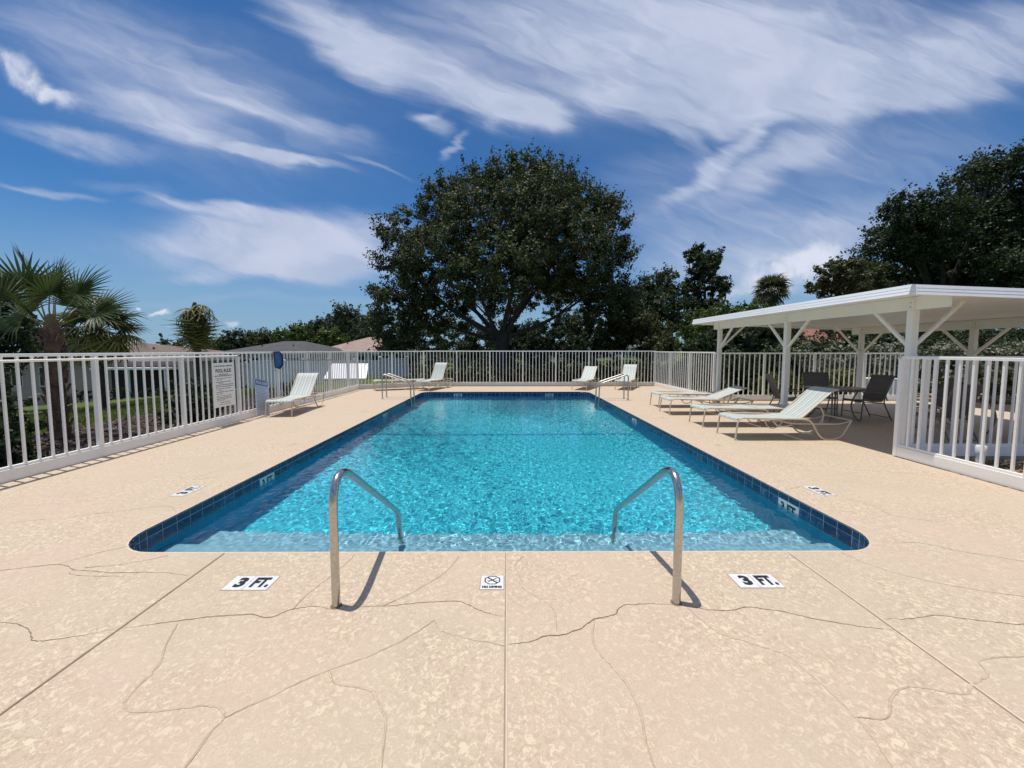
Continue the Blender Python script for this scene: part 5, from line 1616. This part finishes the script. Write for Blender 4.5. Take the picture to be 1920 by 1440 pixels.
# ------------------------------------------------------------------ houses
def shingle(name, lo, hi):
    m, t, b, tc, out = material(name)
    v = tc.outputs['Object']
    br = t.new('ShaderNodeTexBrick')
    t.link(v, br.inputs['Vector'])
    br.inputs['Scale'].default_value = 3.2
    br.inputs['Color1'].default_value = (*lo, 1); br.inputs['Color2'].default_value = (*hi, 1)
    br.inputs['Mortar'].default_value = (*[c * 0.6 for c in lo], 1)
    br.inputs['Mortar Size'].default_value = 0.01
    n = t.noise(v, 1.4, 5, 0.65)
    t.link(t.mix(t.smooth(n, 0.35, 0.7, 0.0, 0.45), br.outputs[0], tuple(c * 0.62 for c in lo)), b.inputs['Base Color'])
    b.inputs['Roughness'].default_value = 0.9
    return m
M['roof_brown'] = shingle('brown_shingles', (0.15, 0.105, 0.085), (0.21, 0.155, 0.125))
M['roof_dark'] = shingle('dark_shingles', (0.06, 0.06, 0.06), (0.10, 0.098, 0.095))
M['roof_tan'] = shingle('tan_shingles', (0.30, 0.215, 0.175), (0.40, 0.30, 0.25))
M['roof_red'] = shingle('red_tiles', (0.22, 0.10, 0.07), (0.33, 0.16, 0.11))
M['stucco_pink'] = simple('pinkish_stucco', (0.40, 0.30, 0.27), 0.9, var=0.1, scale=3)
M['stucco_white'] = simple('white_stucco', (0.62, 0.61, 0.62), 0.9, var=0.08, scale=3)
M['stucco_red'] = simple('brick_red_wall', (0.30, 0.15, 0.11), 0.9, var=0.15, scale=5)
m, t, b, tc, out = material('window_glass')
b.inputs['Base Color'].default_value = (0.02, 0.024, 0.028, 1)
b.inputs['Roughness'].default_value = 0.08
M['glass'] = m
M['screen'] = simple('dark_porch_screen', (0.02, 0.02, 0.02), 0.8)
def house(x, y, z, rz, w, d, wh, rh, wall, roof, label, windows=(), over=0.5, ridge=None, rcx=0.0):
    o = empty('house', (x, y, z), rz, label, 'house')
    MB().box(-w / 2, w / 2, -d / 2, d / 2, -0.5, wh).build('wall', wall, o)
    a, b_ = w / 2 + over, d / 2 + over
    r_ = max(0.05, (w - d) / 2) if ridge is None else ridge
    mb = MB()
    mb.add([(-a, -b_, wh - 0.02), (a, -b_, wh - 0.02), (a, b_, wh - 0.02), (-a, b_, wh - 0.02), (rcx - r_, 0, wh + rh), (rcx + r_, 0, wh + rh)],
           [(0, 1, 5, 4), (1, 2, 5), (2, 3, 4, 5), (3, 0, 4)])
    rf_ = mb.build('roof', roof, o)
    mb = MB()
    mb.box(-a, a, -b_, b_, wh - 0.2, wh - 0.025)
    mb.build('eaves', M['stucco_white'], o)
    for q in (-0.25, 0.2):
        MB().lathe([(0.07, wh + rh * 0.35), (0.07, wh + rh * 0.62)], 8, (q * w, -b_ * 0.5)).build('vent', M['dark_frame'], rf_)
    for (wx_, wz, ww, wh_) in windows:
        f = MB()
        for (p, q) in (((wx_ - ww / 2 - 0.05, wz), (wx_ - ww / 2, wz + wh_)), ((wx_ + ww / 2, wz), (wx_ + ww / 2 + 0.05, wz + wh_)), ((wx_ - 0.02, wz), (wx_ + 0.02, wz + wh_))):
            f.box(p[0], q[0], -d / 2 - 0.04, -d / 2 + 0.02, p[1], q[1])
        f.box(wx_ - ww / 2 - 0.05, wx_ + ww / 2 + 0.05, -d / 2 - 0.045, -d / 2 + 0.02, wz + wh_ + 0.002, wz + wh_ + 0.06)
        f.box(wx_ - ww / 2 - 0.05, wx_ + ww / 2 + 0.05, -d / 2 - 0.06, -d / 2 + 0.02, wz - 0.062, wz - 0.002)
        wn = f.build('window', M['stucco_white'], o)
        MB().box(wx_ - ww / 2, wx_ + ww / 2, -d / 2 - 0.015, -d / 2 + 0.02, wz, wz + wh_).build('pane', M['glass'], wn)
    return o
hs = house(-28.0, 30.0, -1.75, 0, 14.0, 8.0, 2.75, 1.2, M['stucco_pink'], M['roof_brown'], 'pinkish house with brown hip roof and white patio awning at the left', [(-2.5, 0.9, 1.6, 1.2), (-5.2, 0.9, 1.4, 1.2)], ridge=1.8, rcx=-3.0)
MB().box(1.4, 6.2, -5.3, -4.02, 2.02, 2.14).build('patio_awning', M['fascia'], hs)
for px in (1.5, 3.8, 6.1):
    MB().box(px - 0.04, px + 0.04, -5.25, -5.17, -0.5, 2.015).build('awning_post', M['fascia'], hs)
MB().box(1.5, 6.1, -4.06, -4.005, 0.0, 2.0).build('porch_screen', M['screen'], hs)
house(-18.6, 34.0, -1.2, R(-4), 6.0, 7.0, 2.62, 0.88, M['stucco_white'], M['roof_dark'], 'house with dark grey hip roof beyond the white privacy fence', [(-1.5, 0.9, 1.5, 1.2), (1.8, 0.9, 1.5, 1.2)], ridge=0.9)
house(-13.6, 40.0, -1.2, R(4), 8.2, 7.6, 2.6, 1.45, M['stucco_white'], M['roof_tan'], 'white house with pale tan hip roof left of the big oak', [(-2.8, 1.2, 1.3, 1.0), (-0.8, 1.2, 1.6, 1.0), (1.4, 1.2, 1.6, 1.0), (3.2, 1.2, 0.9, 1.0)], ridge=0.6)
house(5.6, 72.0, -0.2, 0, 11.0, 8.0, 2.2, 0.9, M['stucco_white'], M['roof_brown'], 'far low house with brown roof seen below the oak', [(-2, 0.9, 1.5, 1.1), (2, 0.9, 1.5, 1.1)])
house(19.5, 78.0, -0.2, R(10), 11.0, 8.0, 2.3, 0.9, M['stucco_white'], M['roof_dark'], 'far white house seen through the gap right of the oak', [(-2, 0.9, 1.5, 1.1), (2, 0.9, 1.5, 1.1)])
house(15.9, 22.5, -0.1, R(-4), 5.4, 6.0, 2.0, 1.6, M['stucco_red'], M['roof_red'], 'brick red house seen under the pavilion roof', [(-2.4, 0.7, 1.4, 1.0), (2.2, 0.7, 1.4, 1.0)])

# white privacy fence, its boards one by one
def privacy_fence(p0, p1, z0, z1, label):
    p0, p1 = Vector((*p0, 0)), Vector((*p1, 0))
    L = (p1 - p0).length
    o = empty('privacy_fence', (p0.x, p0.y, 0), math.atan2(p1.y - p0.y, p1.x - p0.x), label, 'fence')
    n = round(L / 1.85)
    bay = L / n
    pm = MB().box(-0.065, 0.065, -0.065, 0.065, z0 - 0.3, z1 + 0.06, 0.01).box(-0.085, 0.085, -0.085, 0.085, z1 + 0.062, z1 + 0.12, 0.03).mesh('post', M['vinyl'])
    rm = MB().box(0.07, bay - 0.07, -0.03, 0.03, z1 - 0.12, z1).mesh('rail', M['vinyl'])
    rm2 = MB().box(0.07, bay - 0.07, -0.03, 0.03, z0 + 0.02, z0 + 0.16).mesh('rail', M['vinyl'])
    nb = 10
    bw = (bay - 0.14) / nb
    bm_ = MB().box(0.004, bw - 0.004, -0.014, 0.014, z0 + 0.162, z1 - 0.122, 0.004).mesh('board', M['vinyl'])
    for i in range(n):
        link_mesh('post', pm, o, (i * bay, 0, 0))
        link_mesh('rail', rm, o, (i * bay, 0, 0)); link_mesh('rail', rm2, o, (i * bay, 0, 0))
        for k in range(nb):
            link_mesh('board', bm_, o, (i * bay + 0.07 + k * bw, 0, 0))
    link_mesh('post', pm, o, (L, 0, 0))
    return o
M['vinyl'] = simple('white_vinyl', (0.66, 0.67, 0.74), 0.35, var=0.04, scale=2)
privacy_fence((-17.6, 26.6), (-8.9, 27.0), -1.0, 0.82, 'long white vinyl privacy fence in front of the tan roofed house')
privacy_fence((-8.6, 26.2), (-6.75, 26.2), -0.95, 0.98, 'single taller white vinyl gate panel at the right end of the privacy fence')
privacy_fence((-22.5, 31.0), (-18.2, 28.2), -1.3, 0.55, 'white vinyl fence in front of the dark roofed house, left part')

cn = empty('sun_canopy', (-9.55, 23.4, -0.75), R(4), 'white sloping canopy sheet on thin legs beyond the fence', 'canopy')
mb = MB()
mb.add([(-1.25, -0.75, 0.58), (1.2, -0.75, 0.58), (1.0, 0.55, 1.42), (-1.2, 0.55, 1.42), (-1.25, -0.75, 0.62), (1.2, -0.75, 0.62), (1.0, 0.55, 1.46), (-1.2, 0.55, 1.46)],
       [(0, 3, 2, 1), (4, 5, 6, 7), (0, 1, 5, 4), (1, 2, 6, 5), (2, 3, 7, 6), (3, 0, 4, 7)])
mb.build('canopy_sheet', M['fascia'], cn)
for (p, q) in (((-1.2, -0.7, -0.3), (-1.2, -0.7, 0.57)), ((1.15, -0.7, -0.3), (1.15, -0.7, 0.57)), ((-1.15, 0.5, -0.3), (-1.15, 0.5, 1.38)), ((0.95, 0.5, -0.3), (0.95, 0.5, 1.38)), ((-0.45, 0.5, 0.0), (-1.2, -0.7, 0.55))):
    MB().bar(p, q, 0.05, 0.05).build('leg', M['fascia'], cn)

# utility boxes and sunny ground behind the pavilion
strip('sandy_path', [(11.2, 12.3), (26, 12.3), (26, 13.9), (12.2, 13.9)], M['litter'], -0.03, 'sunlit sandy strip behind the pavilion fence')
ub = empty('utility_box', (12.15, 12.55, -0.03), R(5), 'white louvred equipment box behind the pavilion fence', 'equipment box')
MB().box(-0.42, 0.42, -0.3, 0.3, 0.04, 0.62, 0.015).build('cabinet', M['fascia'], ub)
MB().box(-0.46, 0.46, -0.34, 0.34, 0.622, 0.66, 0.01).build('lid', M['fascia'], ub)
MB().box(-0.46, 0.46, -0.34, 0.34, -0.05, 0.038).build('plinth', M['kerb'], ub)
for k in range(6):
    MB().box(-0.36, 0.36, -0.315, -0.302, 0.12 + 0.075 * k, 0.155 + 0.075 * k).build('louvre', M['fascia'], ub)

# bark chips on the two beds and a little grass beyond the left fence: nobody could count them
def scatter(name, x0, x1, y0, y1, z, n, size, mat, label, cat_kind, seed, flat=True):
    g = np.random.default_rng(seed)
    p = np.stack([g.uniform(x0, x1, n), g.uniform(y0, y1, n), np.full(n, z)], 1)
    if not flat:
        p[:, 2] = [terrain(a, b_) for a, b_ in p[:, :2]]
    a = g.uniform(0, 2 * np.pi, n)
    u = np.stack([np.cos(a), np.sin(a), g.uniform(-0.5, 0.5, n)], 1)
    w = np.stack([-np.sin(a), np.cos(a), g.uniform(-0.5, 0.5, n)], 1)
    if not flat:
        w = np.stack([g.normal(0, .35, n), g.normal(0, .35, n), np.ones(n)], 1)
        L = size * g.uniform(0.5, 1.3, n)[:, None]
        V = np.stack([p - u * L * 0.09, p + u * L * 0.09, p + w * L], 1).reshape(-1, 3)
        Q = np.arange(3 * n).reshape(-1, 3)
    else:
        L = size * g.uniform(0.5, 1.3, n)[:, None]
        p[:, 2] += g.uniform(0, size * 0.4, n)
        V = np.stack([p - u * L - w * L * 0.35, p + u * L - w * L * 0.35, p + u * L * 0.9 + w * L * 0.35, p - u * L * 0.9 + w * L * 0.35], 1).reshape(-1, 3)
        Q = np.arange(4 * n).reshape(-1, 4)
    return tag(link_mesh(name, np_mesh(name, V, Q, mat)), label, kind='stuff')
M['chip'] = leaf_mat('bark_chips', (0.02, 0.013, 0.01), (0.055, 0.036, 0.027), (0.20, 0.14, 0.105), 0.0, 0.9, 8)
M['dry_leaf'] = leaf_mat('dry_leaves', (0.10, 0.05, 0.02), (0.32, 0.20, 0.10), (0.62, 0.50, 0.34), 0.0, 0.8, 8)
scatter('bark_chips', -8.8, -6.05, 3.0, 14.5, -0.04, 9000, 0.035, M['chip'], 'dark bark chips on the bed behind the left fence', 'stuff', 81)
scatter('fallen_leaves', 5.8, 9.0, 2.5, 5.4, -0.03, 5000, 0.035, M['dry_leaf'], 'brown fallen leaves behind the near right fence', 'stuff', 82)
M['grass_blade'] = leaf_mat('grass_blades', (0.05, 0.08, 0.018), (0.10, 0.13, 0.03), (0.19, 0.19, 0.06), 0.3, 0.6, 0.8)
scatter('grass', -17.0, -8.95, 5.0, 19.0, 0, 45000, 0.075, M['grass_blade'], 'short grass on the lawn beyond the left fence', 'stuff', 83, flat=False)

# far-off woods all round, one mass nobody could count
g_ = random.Random(99)
woods = []
for k in range(150):
    a = 2 * math.pi * k / 150 + g_.uniform(-0.01, 0.01)
    r_ = g_.uniform(105, 125)
    hh = g_.uniform(2.6, 4.2) * (1.0 if math.cos(a - R(125)) > -0.2 else 1.6)
    woods.append((r_ * math.cos(a), r_ * math.sin(a), hh * 0.25, 3.4, 3.4, hh * 0.75))
wd = leaf_cloud('distant_woods', woods, 60000, 0.8, M['dark_leaf'], None, 98, rc=0.35, sprig=0.06)
tag(wd, 'low line of dark woods on the horizon', kind='stuff')
